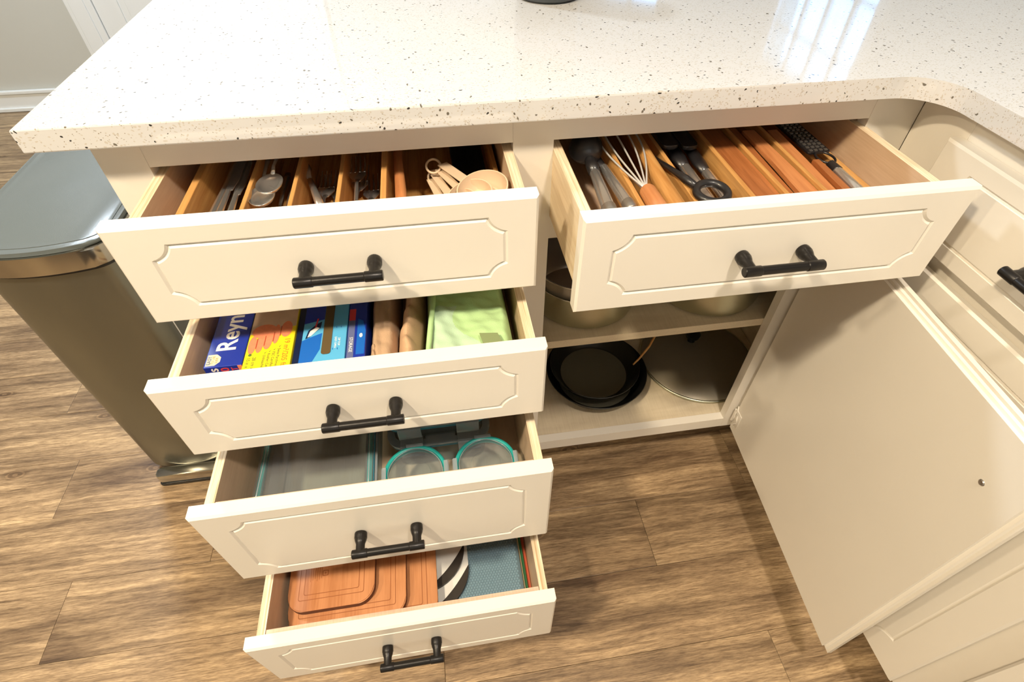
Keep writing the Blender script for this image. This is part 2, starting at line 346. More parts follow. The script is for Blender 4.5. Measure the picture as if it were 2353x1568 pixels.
def text(body, size, m, parent, mtx, name='lettering', bold=0.0):
    cu = bpy.data.curves.new('t', 'FONT'); cu.body = body; cu.size = size; cu.extrude = 0.00008; cu.offset = bold; cu.resolution_u = 3
    cu.align_x = 'LEFT'; cu.align_y = 'CENTER'
    o = bpy.data.objects.new('t', cu); COL.objects.link(o); bpy.context.view_layer.update()
    me = bpy.data.meshes.new_from_object(o.evaluated_get(bpy.context.evaluated_depsgraph_get()))
    bpy.data.objects.remove(o); bm = B(); bm.from_mesh(me); bpy.data.meshes.remove(me)
    for v in bm.verts: v.co = mtx @ v.co
    return obj(name, bm, m, parent, recalc=False)
def bowlsurf(bm, c, prof, rot=None, sx=1.0, sy=1.0, seg=20):
    s = len(bm.verts); lathe(bm, prof, (0, 0, 0), seg); bm.verts.ensure_lookup_table()
    mt = Matrix.Translation(c) @ (rot or Matrix.Identity(4)) @ Matrix.Diagonal((sx, sy, 1, 1))
    for v in bm.verts[s:]: v.co = mt @ v.co

# ---------------------------------------------------------------- panel fronts with scalloped groove
def panel_bm(W, H, T=0.019, mg=(0.0385, 0.0255), cut=(0.0205, 0.019), gw=0.0028, gd=0.0024, lip=0.0, cham=0.003):
    """front face at y=0 facing -y, x 0..W, z 0..H; groove outline with concave corners; lip = inset of the back half"""
    bm = B()
    x0, x1, z0, z1 = mg[0], W-mg[0], mg[1], H-mg[1]; cx, cz = cut
    def arc(cxn, czn, t0, t1, n=7): return [(cxn+cx*math.cos(t0+(t1-t0)*k/n), czn+cz*math.sin(t0+(t1-t0)*k/n)) for k in range(n+1)]
    # ccw: bottom-left notch, bottom-right, top-right, top-left. flatter arcs than a quarter circle: blend with chord
    def notch(c, t0, t1):
        a = arc(*c, t0, t1); s, e = Vector(a[0]), Vector(a[-1]); return [tuple(Vector(p)*0.62+(s.lerp(e, k/7))*0.38) for k, p in enumerate(a)]
    path = notch((x0, z0), PI/2, 0) + notch((x1, z0), PI, PI/2) + notch((x1, z1), 1.5*PI, PI) + notch((x0, z1), 0, -PI/2)
    outer = offset(path, gw); inner = offset(path, -gw)
    rect = [(cham, cham), (W-cham, cham), (W-cham, H-cham), (cham, H-cham)]
    def tri(loops):
        tl = tessellate_polygon([[Vector((a, b2, 0)) for a, b2 in l] for l in loops]); flat = [p for l in loops for p in l]; return tl, flat
    cache = {}
    def V(x, y, z):
        k = (round(x, 6), round(y, 6), round(z, 6))
        if k not in cache: cache[k] = bm.verts.new((x, y, z))
        return cache[k]
    tl, fl = tri([rect, outer])
    for t in tl: bm.faces.new([V(fl[i][0], 0, fl[i][1]) for i in t])
    tl, fl = tri([inner])
    for t in tl: bm.faces.new([V(fl[i][0], 0, fl[i][1]) for i in t])
    n = len(path)
    for k in range(n):
        j = (k+1) % n
        bm.faces.new((V(outer[k][0], 0, outer[k][1]), V(outer[j][0], 0, outer[j][1]), V(path[j][0], gd, path[j][1]), V(path[k][0], gd, path[k][1])))
        bm.faces.new((V(path[k][0], gd, path[k][1]), V(path[j][0], gd, path[j][1]), V(inner[j][0], 0, inner[j][1]), V(inner[k][0], 0, inner[k][1])))
    loops = [[(a, 0, b2) for a, b2 in rect], [(0, cham, 0), (W, cham, 0), (W, cham, H), (0, cham, H)]]
    if lip:
        y2 = T*0.52
        loops += [[(0, y2, 0), (W, y2, 0), (W, y2, H), (0, y2, H)], [(lip*.45, y2, lip*.45), (W-lip*.45, y2, lip*.45), (W-lip*.45, y2, H-lip*.45), (lip*.45, y2, H-lip*.45)],
                  [(lip*.6, y2+.003, lip*.6), (W-lip*.6, y2+.003, lip*.6), (W-lip*.6, y2+.003, H-lip*.6), (lip*.6, y2+.003, H-lip*.6)],
                  [(lip, y2+.004, lip), (W-lip, y2+.004, lip), (W-lip, y2+.004, H-lip), (lip, y2+.004, H-lip)],
                  [(lip, T, lip), (W-lip, T, lip), (W-lip, T, H-lip), (lip, T, H-lip)]]
    else: loops += [[(0, T, 0), (W, T, 0), (W, T, H), (0, T, H)]]
    for a, b2 in zip(loops[:-1], loops[1:]):
        for k in range(4):
            j = (k+1) % 4; bm.faces.new((V(*a[k]), V(*a[j]), V(*b2[j]), V(*b2[k])))
    bm.faces.new([V(*p) for p in loops[-1]])
    return bm
def handle_bm(cx, cz, vert=False):
    """bar pull on a face at y=0, standing off towards -y"""
    bm = B()
    for s in (-1, 1):
        x = cx+s*0.038
        lathe(bm, [(0, -0.0005), (0.0080, -0.0005), (0.0085, -0.002), (0.0086, -0.0085), (0.0078, -0.0105), (0.0080, -0.0112), (0.0068, -0.0145), (0.0060, -0.017), (0.0060, -0.030)], (x, 0, cz), 20, 'Y')
        lathe(bm, [(0, -0.0107), (0.0054, -0.0107), (0.0062, -0.0098), (0.0062, 0.0092), (0.0056, 0.0100), (0, 0.0100)], (x, -0.030, cz), 20, 'X')
    lathe(bm, [(0.0054, cx-0.030), (0.0054, cx+0.030)], (0, -0.030, cz), 20, 'X')
    if vert:
        for v in bm.verts: v.co = Vector((cx-(v.co.z-cz), v.co.y, cz+(v.co.x-cx)))
    return bm

# ================================================================ SETTING
floor = obj('floor', (lambda b: (box(b, -3.2, 3.4, -2.6, 5.2, -0.03, -0.004), b)[1])(B()), M['floor'], kind='structure')
PW, PL = 0.1555, 1.228
pb = B(); box(pb, 0.0003, PL-0.0003, 0.0003, PW-0.0003, -0.004, 0.0, 0.0006)
pm = None; shifts = {}
rows = list(range(-5, 19))
for r in rows:
    y = -0.256+PW*(r)
    off = {0: 0.724, -1: 0.26, 1: 1.0, -2: 0.9, -3: 0.45}.get(r, random.uniform(0, PL))
    k0 = -3
    for k in range(-4, 3):
        x = off + PL*k
        if x+PL < -2.7 or x > 1.5: continue
        if x > 0.1 and y > 0.3: continue
        if pm is None:
            bmx = pb; p = obj('plank', bmx, M['plank'], floor); pm = p.data; dz = Vector((PL/2, PW/2, -0.004))
        else:
            p = bpy.data.objects.new('plank', pm); COL.objects.link(p); p.parent = floor
        p.location = Vector((x, y, 0)) + dz - wloc(floor)
fl = None
def sbox(name, *a, m='wall', parent=None): 
    b = B(); box(b, *a); return obj(name, b, M[m], parent, kind=None if parent else 'structure')
wl = sbox('wall_back', -3.1, 0.9, 2.43, 2.55, 0, 2.44)
sbox('wall_left', -3.2, -3.1, -2.6, 2.55, 0, 2.44)
sbox('wall_front', -3.2, 3.4, -2.7, -2.6, 0, 2.44)
sbox('ceiling', -3.2, 3.4, -2.7, 5.3, 2.44, 2.5, m='ceil')
sbox('wall_nook_left', 0.9, 1.0, 2.55, 5.1, 0, 2.44); sbox('wall_nook_back', 1.0, 1.75, 4.95, 5.05, 0, 2.44)
# right wall with window_1 opening y 2.065..2.915, z .95..1.94
b = B(); box(b, 2.6, 2.72, -2.6, 2.065, 0, 2.44); box(b, 2.6, 2.72, 2.915, 4.05, 0, 2.44); box(b, 2.6, 2.72, 2.065, 2.915, 0, 1.0); box(b, 2.6, 2.72, 2.065, 2.915, 1.94, 2.44)
obj('wall_right', b, M['wall'], kind='structure')
def window(name, mtx, W, z0, z1, nx, zs):
    """sash in local x 0..W, y 0 = wall face"""
    r = bpy.data.objects.new(name, None); COL.objects.link(r); r['kind'] = 'structure'; r.location = mtx @ Vector((W/2, 0, z0))
    b = B(); t = 0.07
    for a in ((-t, 0, z0-t, z1+t), (W, W+t, z0-t, z1+t), (0, W, z1, z1+t), (0, W, z0-t, z0)): box(b, a[0], a[1], -0.02, -0.001, a[2], a[3])
    xf(b, mtx); obj('window_frame', b, M['trim'], r)
    for i in range(1, nx):
        x = W*i/nx; b = B(); box(b, x-0.016, x+0.016, 0.02, 0.045, z0, z1); xf(b, mtx); obj('muntin', b, M['trim'], r)
    for z in zs: b = B(); box(b, 0, W, 0.021, 0.044, z-0.014, z+0.014); xf(b, mtx); obj('muntin', b, M['trim'], r)
    b = B(); box(b, 0, W, 0.030, 0.034, z0, z1); xf(b, mtx); obj('pane', b, M['winglass'], r)
# local x -> +y world, local -y -> -x world (wall face at x=2.6)
window('window_1', Matrix.Translation((2.6, 2.065, 0)) @ Matrix(((0, 1, 0, 0), (1, 0, 0, 0), (0, 0, 1, 0), (0, 0, 0, 1))), 0.85, 1.0, 1.94, 4, [1.745, 1.45, 1.2])
# angled wall of the nook from (2.6,4.05) to (1.7,4.95)
s2 = math.sqrt(0.5); AL = 0.9/s2
A = Matrix.Translation((1.7, 4.95, 0)) @ Matrix(((s2, s2, 0, 0), (-s2, s2, 0, 0), (0, 0, 1, 0), (0, 0, 0, 1)))
b = B(); box(b, -0.05, 0.36, 0, 0.1, 0, 2.44); box(b, 0.90, AL+0.05, 0, 0.1, 0, 2.44); box(b, 0.36, 0.90, 0, 0.1, 0, 1.1); box(b, 0.36, 0.90, 0, 0.1, 1.98, 2.44); xf(b, A)
obj('wall_nook_angled', b, M['wall'], kind='structure')
window('window_2', A @ Matrix.Translation((0.36, 0, 0)), 0.54, 1.1, 1.98, 2, [1.70, 1.4])
# trim on the back wall: baseboard, door
b = B(); box(b, -3.1, -1.245, 2.415, 2.429, 0.0, 0.082); box(b, -3.1, -1.245, 2.408, 2.429, 0.082, 0.098, 0.003); box(b, -3.1, -1.245, 2.405, 2.429, 0.0, 0.018, 0.003)
obj('baseboard_back', b, M['trim'], kind='structure')
b = B()
for (x0, x1) in ((-1.243, -1.128), (-0.22, -0.105)):
    box(b, x0, x1, 2.410, 2.429, 0, 2.12, 0.004); box(b, x0+0.02 if x0 < -1 else x0+0.01, x1-0.03, 2.404, 2.412, 0, 2.11, 0.003)
box(b, -1.243, -0.105, 2.410, 2.429, 2.12, 2.22, 0.004)
obj('trim_1', b, M['trim'], kind='structure')
dr = bpy.data.objects.new('door_1', None); COL.objects.link(dr); dr.location = (-0.67, 2.42, 0); dr['kind'] = 'structure'
b = B(); box(b, -1.126, -0.222, 2.4205, 2.4285, 0.01, 2.115); obj('door_leaf', b, M['trim'], dr)
for (x0, x1, z0, z1) in ((-1.04, -0.71, 0.17, 0.88), (-0.64, -0.31, 0.17, 0.88), (-1.04, -0.71, 1.02, 1.95), (-0.64, -0.31, 1.02, 1.95)):
    b = B(); ring_prism(b, [(x0, z0), (x1, z0), (x1, z1), (x0, z1)], [(x0+.02, z0+.02), (x1-.02, z0+.02), (x1-.02, z1-.02), (x0+.02, z1-.02)], 0, 0.006)
    box(b, x0+0.05, x1-0.05, z0+0.05, z1-0.05, 0, 0.006, 0.003)
    xf(b, Matrix(((1, 0, 0, 0), (0, 0, -1, 2.4205), (0, 1, 0, 0), (0, 0, 0, 1)))); obj('door_panel', b, M['trim'], dr)
# foliage seen through the windows
b = B()
for i in range(1500):
    if i % 5: c = Vector((random.uniform(4.2, 6.0), random.uniform(1.6, 8.0), random.uniform(0.4, 5.5)))
    else: c = Vector((random.uniform(2.8, 4.6), random.uniform(6.0, 9.0), random.uniform(0.8, 4.5)))
    s = random.uniform(0.02, 0.05); a = Vector((random.gauss(0, 1), random.gauss(0, 1), random.gauss(0, 1))).normalized(); p, q = frame(a)
    b.faces.new([b.verts.new(c+p*s*u+q*s*0.5*v) for u, v in ((-1, 0), (0, -1), (1, 0), (0, 1))])
obj('tree_foliage', b, M['leaf'], label='pale green leaves of the trees outside the windows', cat='foliage', kind='stuff', recalc=False)

# ================================================================ CABINET RUN
ZC = 0.8873
cab = root('base_cabinet', (0.49, 0.3, 0), 'cream peninsula base cabinet with five open drawers and one open door', 'cabinet')
def part(name, *a, m='paint', parent=None, bev=0.0):
    b = B(); box(b, *a, bev); return obj(name, b, M[m], parent)
XL = -0.0428; XR = 1.0215
part('stile', XL, 0.0097, 0, 0.019, 0.108, ZC, parent=cab)
part('stile', 0.4486, 0.5019, 0, 0.019, 0.108, ZC, parent=cab)
part('stile', 0.9472, XR, 0, 0.019, 0.108, ZC, parent=cab)
for z0, z1 in ((0.848, ZC), (0.689, 0.732), (0.5372, 0.5787), (0.298, 0.364), (0.108, 0.152)): part('rail', 0.0098, 0.4485, 0.0004, 0.019, z0, z1, parent=cab)
for z0, z1 in ((0.848, ZC), (0.694, 0.732), (0.108, 0.138)): part('rail', 0.502, 0.9471, 0.0004, 0.019, z0, z1, parent=cab)
part('side_panel', XL, XL+0.016, 0.0191, 0.62, 0.0, ZC, parent=cab)
part('partition', 0.468, 0.484, 0.0191, 0.60, 0.10, ZC, m='shelfm', parent=cab)
part('side_panel', 1.12, 1.136, 0.0191, 0.60, 0.10, ZC, m='shelfm', parent=cab)
part('back_panel', XL, 1.136, 0.601, 0.612, 0.10, ZC, m='shelfm', parent=cab)
part('bottom_panel', 0.485, 1.119, 0.0192, 0.60, 0.122, 0.138, m='shelfm', parent=cab)
part('bottom_panel', XL+0.017, 0.467, 0.0192, 0.60, 0.108, 0.122, m='shelfm', parent=cab)
part('shelf', 0.485, 1.119, 0.0195, 0.60, 0.427, 0.445, m='shelfm', parent=cab)
part('toe_kick', XL+0.017, 1.10, 0.075, 0.09, 0.0, 0.107, m='paint', parent=cab)

def drawer(x0, x1, y, zb, zt, parent, M4=None, hidden=False):
    """front face at y; returns nothing"""
    W = x1-x0; ox0, ox1 = x0+0.0085, x1-0.0085; T = 0.019; th = 0.0125
    yb = y+T; ye = yb+0.50; ztop = zt-0.018; z0 = zb+0.012
    b = B()
    for a in ((ox0, ox0+th), (ox1-th, ox1)):
        vs0 = len(b.verts); nf = len(b.faces)
        box(b, a[0], a[1], yb, ye, z0, ztop); b.faces.ensure_lookup_table()
        for f in b.faces[nf:]:
            f.normal_update()
            zc = f.calc_center_median(); n = f.normal
            if zc.z > ztop-1e-5: f.material_index = 2
            elif (a[0] == ox0 and zc.x > a[1]-1e-5) or (a[0] != ox0 and zc.x < a[0]+1e-5): f.material_index = 1
    box(b, ox0+th, ox1-th, ye-th, ye, z0, ztop, mi=1)
    box(b, ox0+th, ox1-th, yb, ye-th, z0, z0+0.006, mi=1)
    d = obj('drawer', b, [M['ply'], M['plyin'], M['plyedge']], parent)
    b = B(); box(b, ox0+th+0.0006, ox1-th-0.0006, yb+0.0003, yb+th, z0+0.006, ztop-0.0008, 0.0006); obj('inner_front_board', b, M['pinkboard'], d)
    b = panel_bm(W, zt-zb); xf(b, Matrix.Translation((x0, y, zb))); obj('drawer_front', b, M['paint'], d)
    b = handle_bm(x0+W/2, (zb+zt)/2); xf(b, Matrix.Translation((0, y, 0))); obj('handle', b, M['black'], d, smooth='auto')
    return z0+0.006
Z1 = drawer(0.0, 0.457, -0.1395, 0.722, 0.854, cab)
Z2 = drawer(0.0, 0.457, -0.2251, 0.5687, 0.6992, cab)
Z3 = drawer(0.0, 0.457, -0.3030, 0.3542, 0.5472, cab)
Z4 = drawer(0.0, 0.457, -0.3878, 0.1423, 0.3084, cab)
Z5 = drawer(0.4933, 0.9581, -0.1949, 0.722, 0.854, cab)

# open door: front face towards +x
DW, DH = 0.486, 0.590
b = panel_bm(DW, DH, mg=(0.042, 0.045), cut=(0.03, 0.03), lip=0.010)
# back-face hinge corner of the panel local (DW-.01, .019) sits at (.966,-.007)
ang = math.radians(85.5)
R_ = Matrix.Rotation(ang, 4, 'Z')
piv = Vector((DW-0.010, 0.019, 0)); Tm = Matrix.Translation((0.966, -0.0085, 0.104)) @ R_ @ Matrix.Translation(-piv)
xf(b, Tm); door = obj('door', b, M['paint'], cab)
zz = 0.505
b = B(); lathe(b, [(0, -0.001), (0.0035, -0.001), (0.0042, 0.0004), (0.003, 0.0016), (0.0009, 0.0012), (0, 0.0012)], (0.055, 0.019, zz), 14, 'Y'); xf(b, Tm)
obj('screw', b, M['steeld'], door, smooth='auto')
b = B(); lathe(b, [(0, 0), (0.007, 0), (0.005, -0.006), (0.006, -0.012), (0.012, -0.018), (0.010, -0.024), (0, -0.025)], (0.055, 0, zz), 20, 'Y'); xf(b, Tm)
obj('knob', b, M['black'], door, smooth='auto')
for zz in (0.055, DH-0.10):
    b = B(); box(b, DW-0.034, DW-0.0105, 0.0192, 0.0208, zz-0.022, zz+0.022, 0.0005)
    tube(b, [(DW-0.008, 0.0215, zz-0.02), (DW-0.008, 0.0215, zz+0.02)], 0.003, 10); xf(b, Tm); obj('hinge', b, M['paint'], door, smooth='auto')
# flaked paint at the lower hinge
b = B()
tube(b, [(0.966, -0.006, 0.19), (0.963, -0.012, 0.182), (0.9655, -0.016, 0.174), (0.962, -0.021, 0.165), (0.964, -0.024, 0.152), (0.961, -0.020, 0.14), (0.9625, -0.014, 0.135)], [0.0012, 0.0018, 0.0013, 0.002, 0.0014, 0.0016, 0.001], 7)
tube(b, [(0.966, -0.006, 0.178), (0.962, -0.011, 0.168), (0.9635, -0.010, 0.155), (0.961, -0.013, 0.146)], [0.002, 0.0012, 0.0018, 0.001], 7)
obj('peeling_paint', b, M['paint'], door, smooth=True)

# ---- right leg of the L
rc = root('base_cabinet', (1.3, -0.7, 0), 'cream base cabinet at right angle with closed drawer and tall panelled doors', 'cabinet')
XF = 1.022
part('body', XF+0.0195, 1.62, -1.38, -0.001, 0.108, ZC-0.001, parent=rc)
part('toe_kick', XF+0.075, XF+0.09, -1.38, 0.07, 0.0, 0.107, parent=rc)
for y0, y1 in ((-0.089, -0.0008), (-0.587, -0.5325), (-1.0505, -1.03)): part('stile', XF, XF+0.019, y0, y1, 0.108, ZC, parent=rc)
for y0, y1 in ((-0.5324, -0.0891), (-1.0299, -0.5871)):
    for z0, z1 in ((0.848, ZC), (0.694, 0.732), (0.108, 0.14)): part('rail', XF+0.0004, XF+0.019, y0, y1, z0, z1, parent=rc)
def rl(y_left, W, z0, z1):  # transform: local x -> world -y, local -y -> world -x
    return Matrix(((0, 1, 0, XF-0.0192), (-1, 0, 0, y_left), (0, 0, 1, z0), (0, 0, 0, 1)))
for yl in (-0.079, -0.577):
    W = 0.4635
    b = panel_bm(W, 0.132); xf(b, rl(yl, W, 0.722, 0)); d = obj('drawer_front', b, M['paint'], rc)
    b = handle_bm(W/2, 0.064); xf(b, rl(yl, W, 0.722, 0)); obj('handle', b, M['black'], d, smooth='auto')
    b = panel_bm(W, 0.574, mg=(0.0457, 0.04), cut=(0.03, 0.03), lip=0.008); xf(b, rl(yl, W, 0.128, 0)); d = obj('door', b, M['paint'], rc)
    b = handle_bm(W-0.05, 0.574-0.09, vert=True); xf(b, rl(yl, W, 0.128, 0))
    if yl < -0.2: obj('handle', b, M['black'], d, smooth='auto')
    else: b.free()

# ---- countertop
arc = [(0.996-0.058+0.058*math.cos(PI/2-PI/2*k/10), -0.088+0.058*math.sin(PI/2-PI/2*k/10)) for k in range(11)]
poly = [(-0.0907, 0.64), (-0.0907, -0.030)] + arc + [(0.996, -1.42), (1.66, -1.42), (1.66, 0.64)]
poly = list(reversed(poly)); b = B(); prism(b, poly, ZC+0.0001, 0.914, 0.0018)
obj('countertop', b, M['quartz'], label='white speckled quartz worktop, L-shaped with a rounded inner corner', cat='worktop', recalc=True)

# ---- pot on the counter
b = B(); lathe(b, [(0, 0), (0.048, 0), (0.054, 0.004), (0.058, 0.03), (0.058, 0.12), (0.055, 0.122), (0.052, 0.12), (0.052, 0.02), (0, 0.018)], (0.568, 0.388, 0.9142), 48)
obj('canister', b, M['pot'], smooth='auto', label='dark slate round canister standing on the quartz worktop', cat='canister')

# ================================================================ TRASH CAN
tc = root('trash_can', (-0.30, 0.32, 0), 'brushed steel step bin with flat grey lid left of the drawers', 'trash can')
def bowed(x0, x1, y0, y1, r, bow, n=14):
    pts = rrect(x0, x1, y0, y1, r, 6); out = []
    for (x, y) in pts:
        t = (x-(x0+x1)/2)/((x1-x0)/2); out.append((x, y-(bow*(1-t*t) if y < (y0+y1)/2 else 0)))
    # densify the bowed front
    res = []
    for i, p in enumerate(out):
        res.append(p); q = out[(i+1) % len(out)]
        if p[1] < (y0+y1)/2 and q[1] < (y0+y1)/2 and abs(q[0]-p[0]) > 0.05:
            for k in range(1, n):
                x = p[0]+(q[0]-p[0])*k/n; t = (x-(x0+x1)/2)/((x1-x0)/2); res.append((x, y0-bow*(1-t*t)))
    return res
b = B(); prism(b, bowed(-0.412, -0.190, 0.150, 0.50, 0.030, 0.022), 0.035, 0.612, 0.0); obj('body', b, M['can'], tc, smooth='auto')
b = B(); prism(b, bowed(-0.408, -0.192, 0.154, 0.49, 0.030, 0.020), 0.0, 0.0345, 0.002); obj('base', b, M['canblack'], tc, smooth='auto')
b = B(); prism(b, bowed(-0.414, -0.188, 0.149, 0.504, 0.031, 0.022), 0.6125, 0.621, 0.0); obj('seal', b, M['canblack'], tc, smooth='auto')
b = B(); prism(b, bowed(-0.424, -0.180, 0.142, 0.512, 0.034, 0.024), 0.6215, 0.656, 0.003); obj('lid_rim', b, M['canrim'], tc, smooth='auto')
b = B(); prism(b, bowed(-0.421, -0.183, 0.146, 0.509, 0.032, 0.023), 0.6565, 0.664, 0.003); lid = obj('lid', b, M['canlid'], tc, smooth='auto')
b = B(); prism(b, bowed(-0.410, -0.192, 0.156, 0.50, 0.026, 0.021), 0.6641, 0.6650, 0.0004); obj('lid_inset', b, M['canlid'], lid, smooth='auto')
b = B(); prism(b, rrect(-0.380, -0.215, 0.103, 0.128, 0.006), 0.012, 0.042, 0.003); pd = obj('pedal', b, M['canrim'], tc, smooth='auto')
b = B(); prism(b, rrect(-0.382, -0.213, 0.101, 0.127, 0.006), 0.004, 0.0118, 0.001); obj('pedal_rubber', b, M['canblack'], pd, smooth='auto')
b = B(); box(b, -0.33, -0.27, 0.127, 0.150, 0.014, 0.030); obj('pedal_arm', b, M['canblack'], tc)
b = B(); tube(b, [(-0.1895, 0.186, 0.04), (-0.1895, 0.186, 0.61)], 0.0016, 8); obj('edge_seam', b, M['steel'], tc, smooth=True)

# ================================================================ DRAWER 1 : cutlery
E1 = Z1+0.0004
tr = root('cutlery_tray', (0.24, 0.09, E1), 'bamboo cutlery tray filling the top left drawer', 'tray')
b = B(); box(b, 0.047, 0.431, -0.102, 0.30, E1, E1+0.018); obj('base', b, M['bamboo'], tr)
for x0, x1, zt in ((0.0445, 0.0535, 0.822), (0.110, 0.1155, 0.815), (0.1655, 0.171, 0.815), (0.2215, 0.227, 0.815), (0.2765, 0.284, 0.82), (0.4245, 0.431, 0.80)):
    b = B(); box(b, x0, x1, -0.1015, 0.2995, E1+0.0182, zt, 0.0008); obj('divider', b, M['bamboo'], tr)
ZB = E1+0.0185
def knife(x, y, z, ang, label, grp):
    """handle towards the front (-y)"""
    r = root('table_knife', (x, y, z), label, 'knife', grp)
    Rm = Matrix.Translation((x, y, z)) @ Matrix.Rotation(ang, 4, 'Z')
    b = B(); tube(b, [(0, -0.05, 0.004), (0, -0.045, 0.004), (0, 0.0, 0.004), (0, 0.045, 0.004)], [0.003, 0.005, 0.0045, 0.0035], 10, flat=0.7); xf(b, Rm); obj('handle', b, M['steel'], r, smooth='auto')
    b = B(); prism(b, [(-0.004, 0.046), (0.005, 0.046), (0.008, 0.07), (0.008, 0.13), (0.003, 0.148), (-0.003, 0.148), (-0.004, 0.13)], 0.003, 0.0045, 0.0004); xf(b, Rm); obj('blade', b, M['steel'], r)
for i, (x, y, z, a) in enumerate(((0.064, -0.035, ZB, 0.02), (0.079, -0.028, ZB, -0.03), (0.094, -0.03, ZB, 0.02), (0.069, -0.020, 0.794, -0.03), (0.090, -0.035, 0.794, 0.03), (0.0795, -0.03, 0.798, 0.0), (0.062, -0.04, 0.780, 0.0), (0.1015, -0.03, 0.780, 0.0))):
    knife(x, y, z, a, ['table knife at the bottom left of the leftmost tray compartment', 'table knife at the bottom middle of the leftmost tray compartment', 'table knife at the bottom right of the leftmost tray compartment', 'left one of two table knives lying on the lower three', 'right one of two table knives lying on the lower three', 'topmost table knife in the middle of the knife compartment', 'table knife pressed against the left wall of the cutlery tray', 'table knife pressed against the first bamboo divider'][i], 'table knives in the tray')
def spoon(x, y, z, ang, label, grp):
    r = root('spoon', (x, y, z), label, 'spoon', grp); Rm = Matrix.Translation((x, y, z)) @ Matrix.Rotation(ang, 4, 'Z')
    b = B(); lathe(b, [(0.0, 0.0), (0.009, 0.0014), (0.014, 0.0045), (0.0165, 0.009), (0.0157, 0.0093), (0.013, 0.0055), (0.0085, 0.0026), (0, 0.0013)], (0, 0, 0), 24)
    for v in b.verts: v.co.y *= 1.5
    xf(b, Rm); obj('bowl', b, M['steel'], r, smooth=True)
    b = B(); tube(b, [(0, 0.023, 0.0085), (0, 0.035, 0.013), (0, 0.07, 0.012), (0, 0.12, 0.009), (0, 0.135, 0.009)], [0.003, 0.0024, 0.003, 0.0055, 0.004], 10, flat=0.4); xf(b, Rm); obj('handle', b, M['steel'], r, smooth=True)
for i, (x, y, z, a) in enumerate(((0.135, -0.020, ZB, 0.03), (0.146, -0.012, ZB+0.008, -0.05), (0.129, -0.018, 0.802, 0.06), (0.138, -0.002, 0.809, -0.03))):
    spoon(x, y, z, a, ['lowest stainless spoon, its bowl nearest the drawer front', 'second stainless spoon from the bottom of the spoon stack', 'third stainless spoon, just below the topmost one', 'topmost stainless spoon, its bowl furthest back in the stack'][i], 'spoons in the tray')
def fork(x, y, z, ang, label, grp, tilt=0.0):
    r = root('fork', (x, y, z), label, 'fork', grp); Rm = Matrix.Translation((x, y, z)) @ Matrix.Rotation(ang, 4, 'Z') @ Matrix.Rotation(tilt, 4, 'X')
    b = B()
    for k in range(4): tube(b, [(-0.0096+0.0064*k, 0.030, 0.006), (-0.0096+0.0064*k, 0.05, 0.0035), (-0.0096+0.0064*k, 0.074, 0.008)], [0.0017, 0.0016, 0.0007], 6, flat=0.8)
    prism(b, [(-0.0115, 0.031), (-0.0115, 0.02), (-0.004, 0.006), (0.004, 0.006), (0.0115, 0.02), (0.0115, 0.031)], 0.0055, 0.007, 0.0003)
    xf(b, Rm); obj('tines', b, M['steel'], r, smooth='auto')
    b = B(); tube(b, [(0, 0.010, 0.0062), (0, -0.005, 0.010), (0, -0.05, 0.010), (0, -0.10, 0.006), (0, -0.112, 0.006)], [0.0038, 0.0026, 0.003, 0.006, 0.0045], 10, flat=0.4); xf(b, Rm); obj('handle', b, M['steel'], r, smooth=True)
fork(0.239, 0.032, ZB+0.024, 0.03, 'topmost stainless fork of the right cutlery compartment, tines pointing back', None)
fork(0.238, 0.028, ZB+0.012, -0.04, 'stainless fork under the topmost one in the same compartment', None)
fork(0.254, 0.022, ZB, 0.04, 'stainless dinner fork lying low beside the thick tray divider', None)
for i, (x, y, z, a) in enumerate(((0.185, 0.03, ZB, 0.05), (0.206, 0.03, ZB, -0.06), (0.194, 0.02, ZB+0.011, 0.0))):
    fork(x, y, z, a, ['small fork at the left of the compartment under the crosswise butter knife', 'small fork at the right of the compartment under the crosswise butter knife', 'small fork lying on top of two others under the butter knife'][i], 'small forks in the middle compartment')
r = root('butter_knife', (0.19, 0.02, ZB+0.03), 'butter knife lying crosswise on top of the middle cutlery compartment', 'knife')
b = B(); tube(b, [(0.196, -0.022, 0.790), (0.186, 0.012, 0.792), (0.176, 0.045, 0.794)], [0.0058, 0.005, 0.0035], 10, flat=0.45); obj('handle', b, M['steel'], r, smooth=True)
b = B(); tube(b, [(0.176, 0.045, 0.794), (0.168, 0.07, 0.795), (0.156, 0.115, 0.797)], [0.0035, 0.008, 0.004], 8, flat=0.15); obj('blade', b, M['steel'], r, smooth=True)
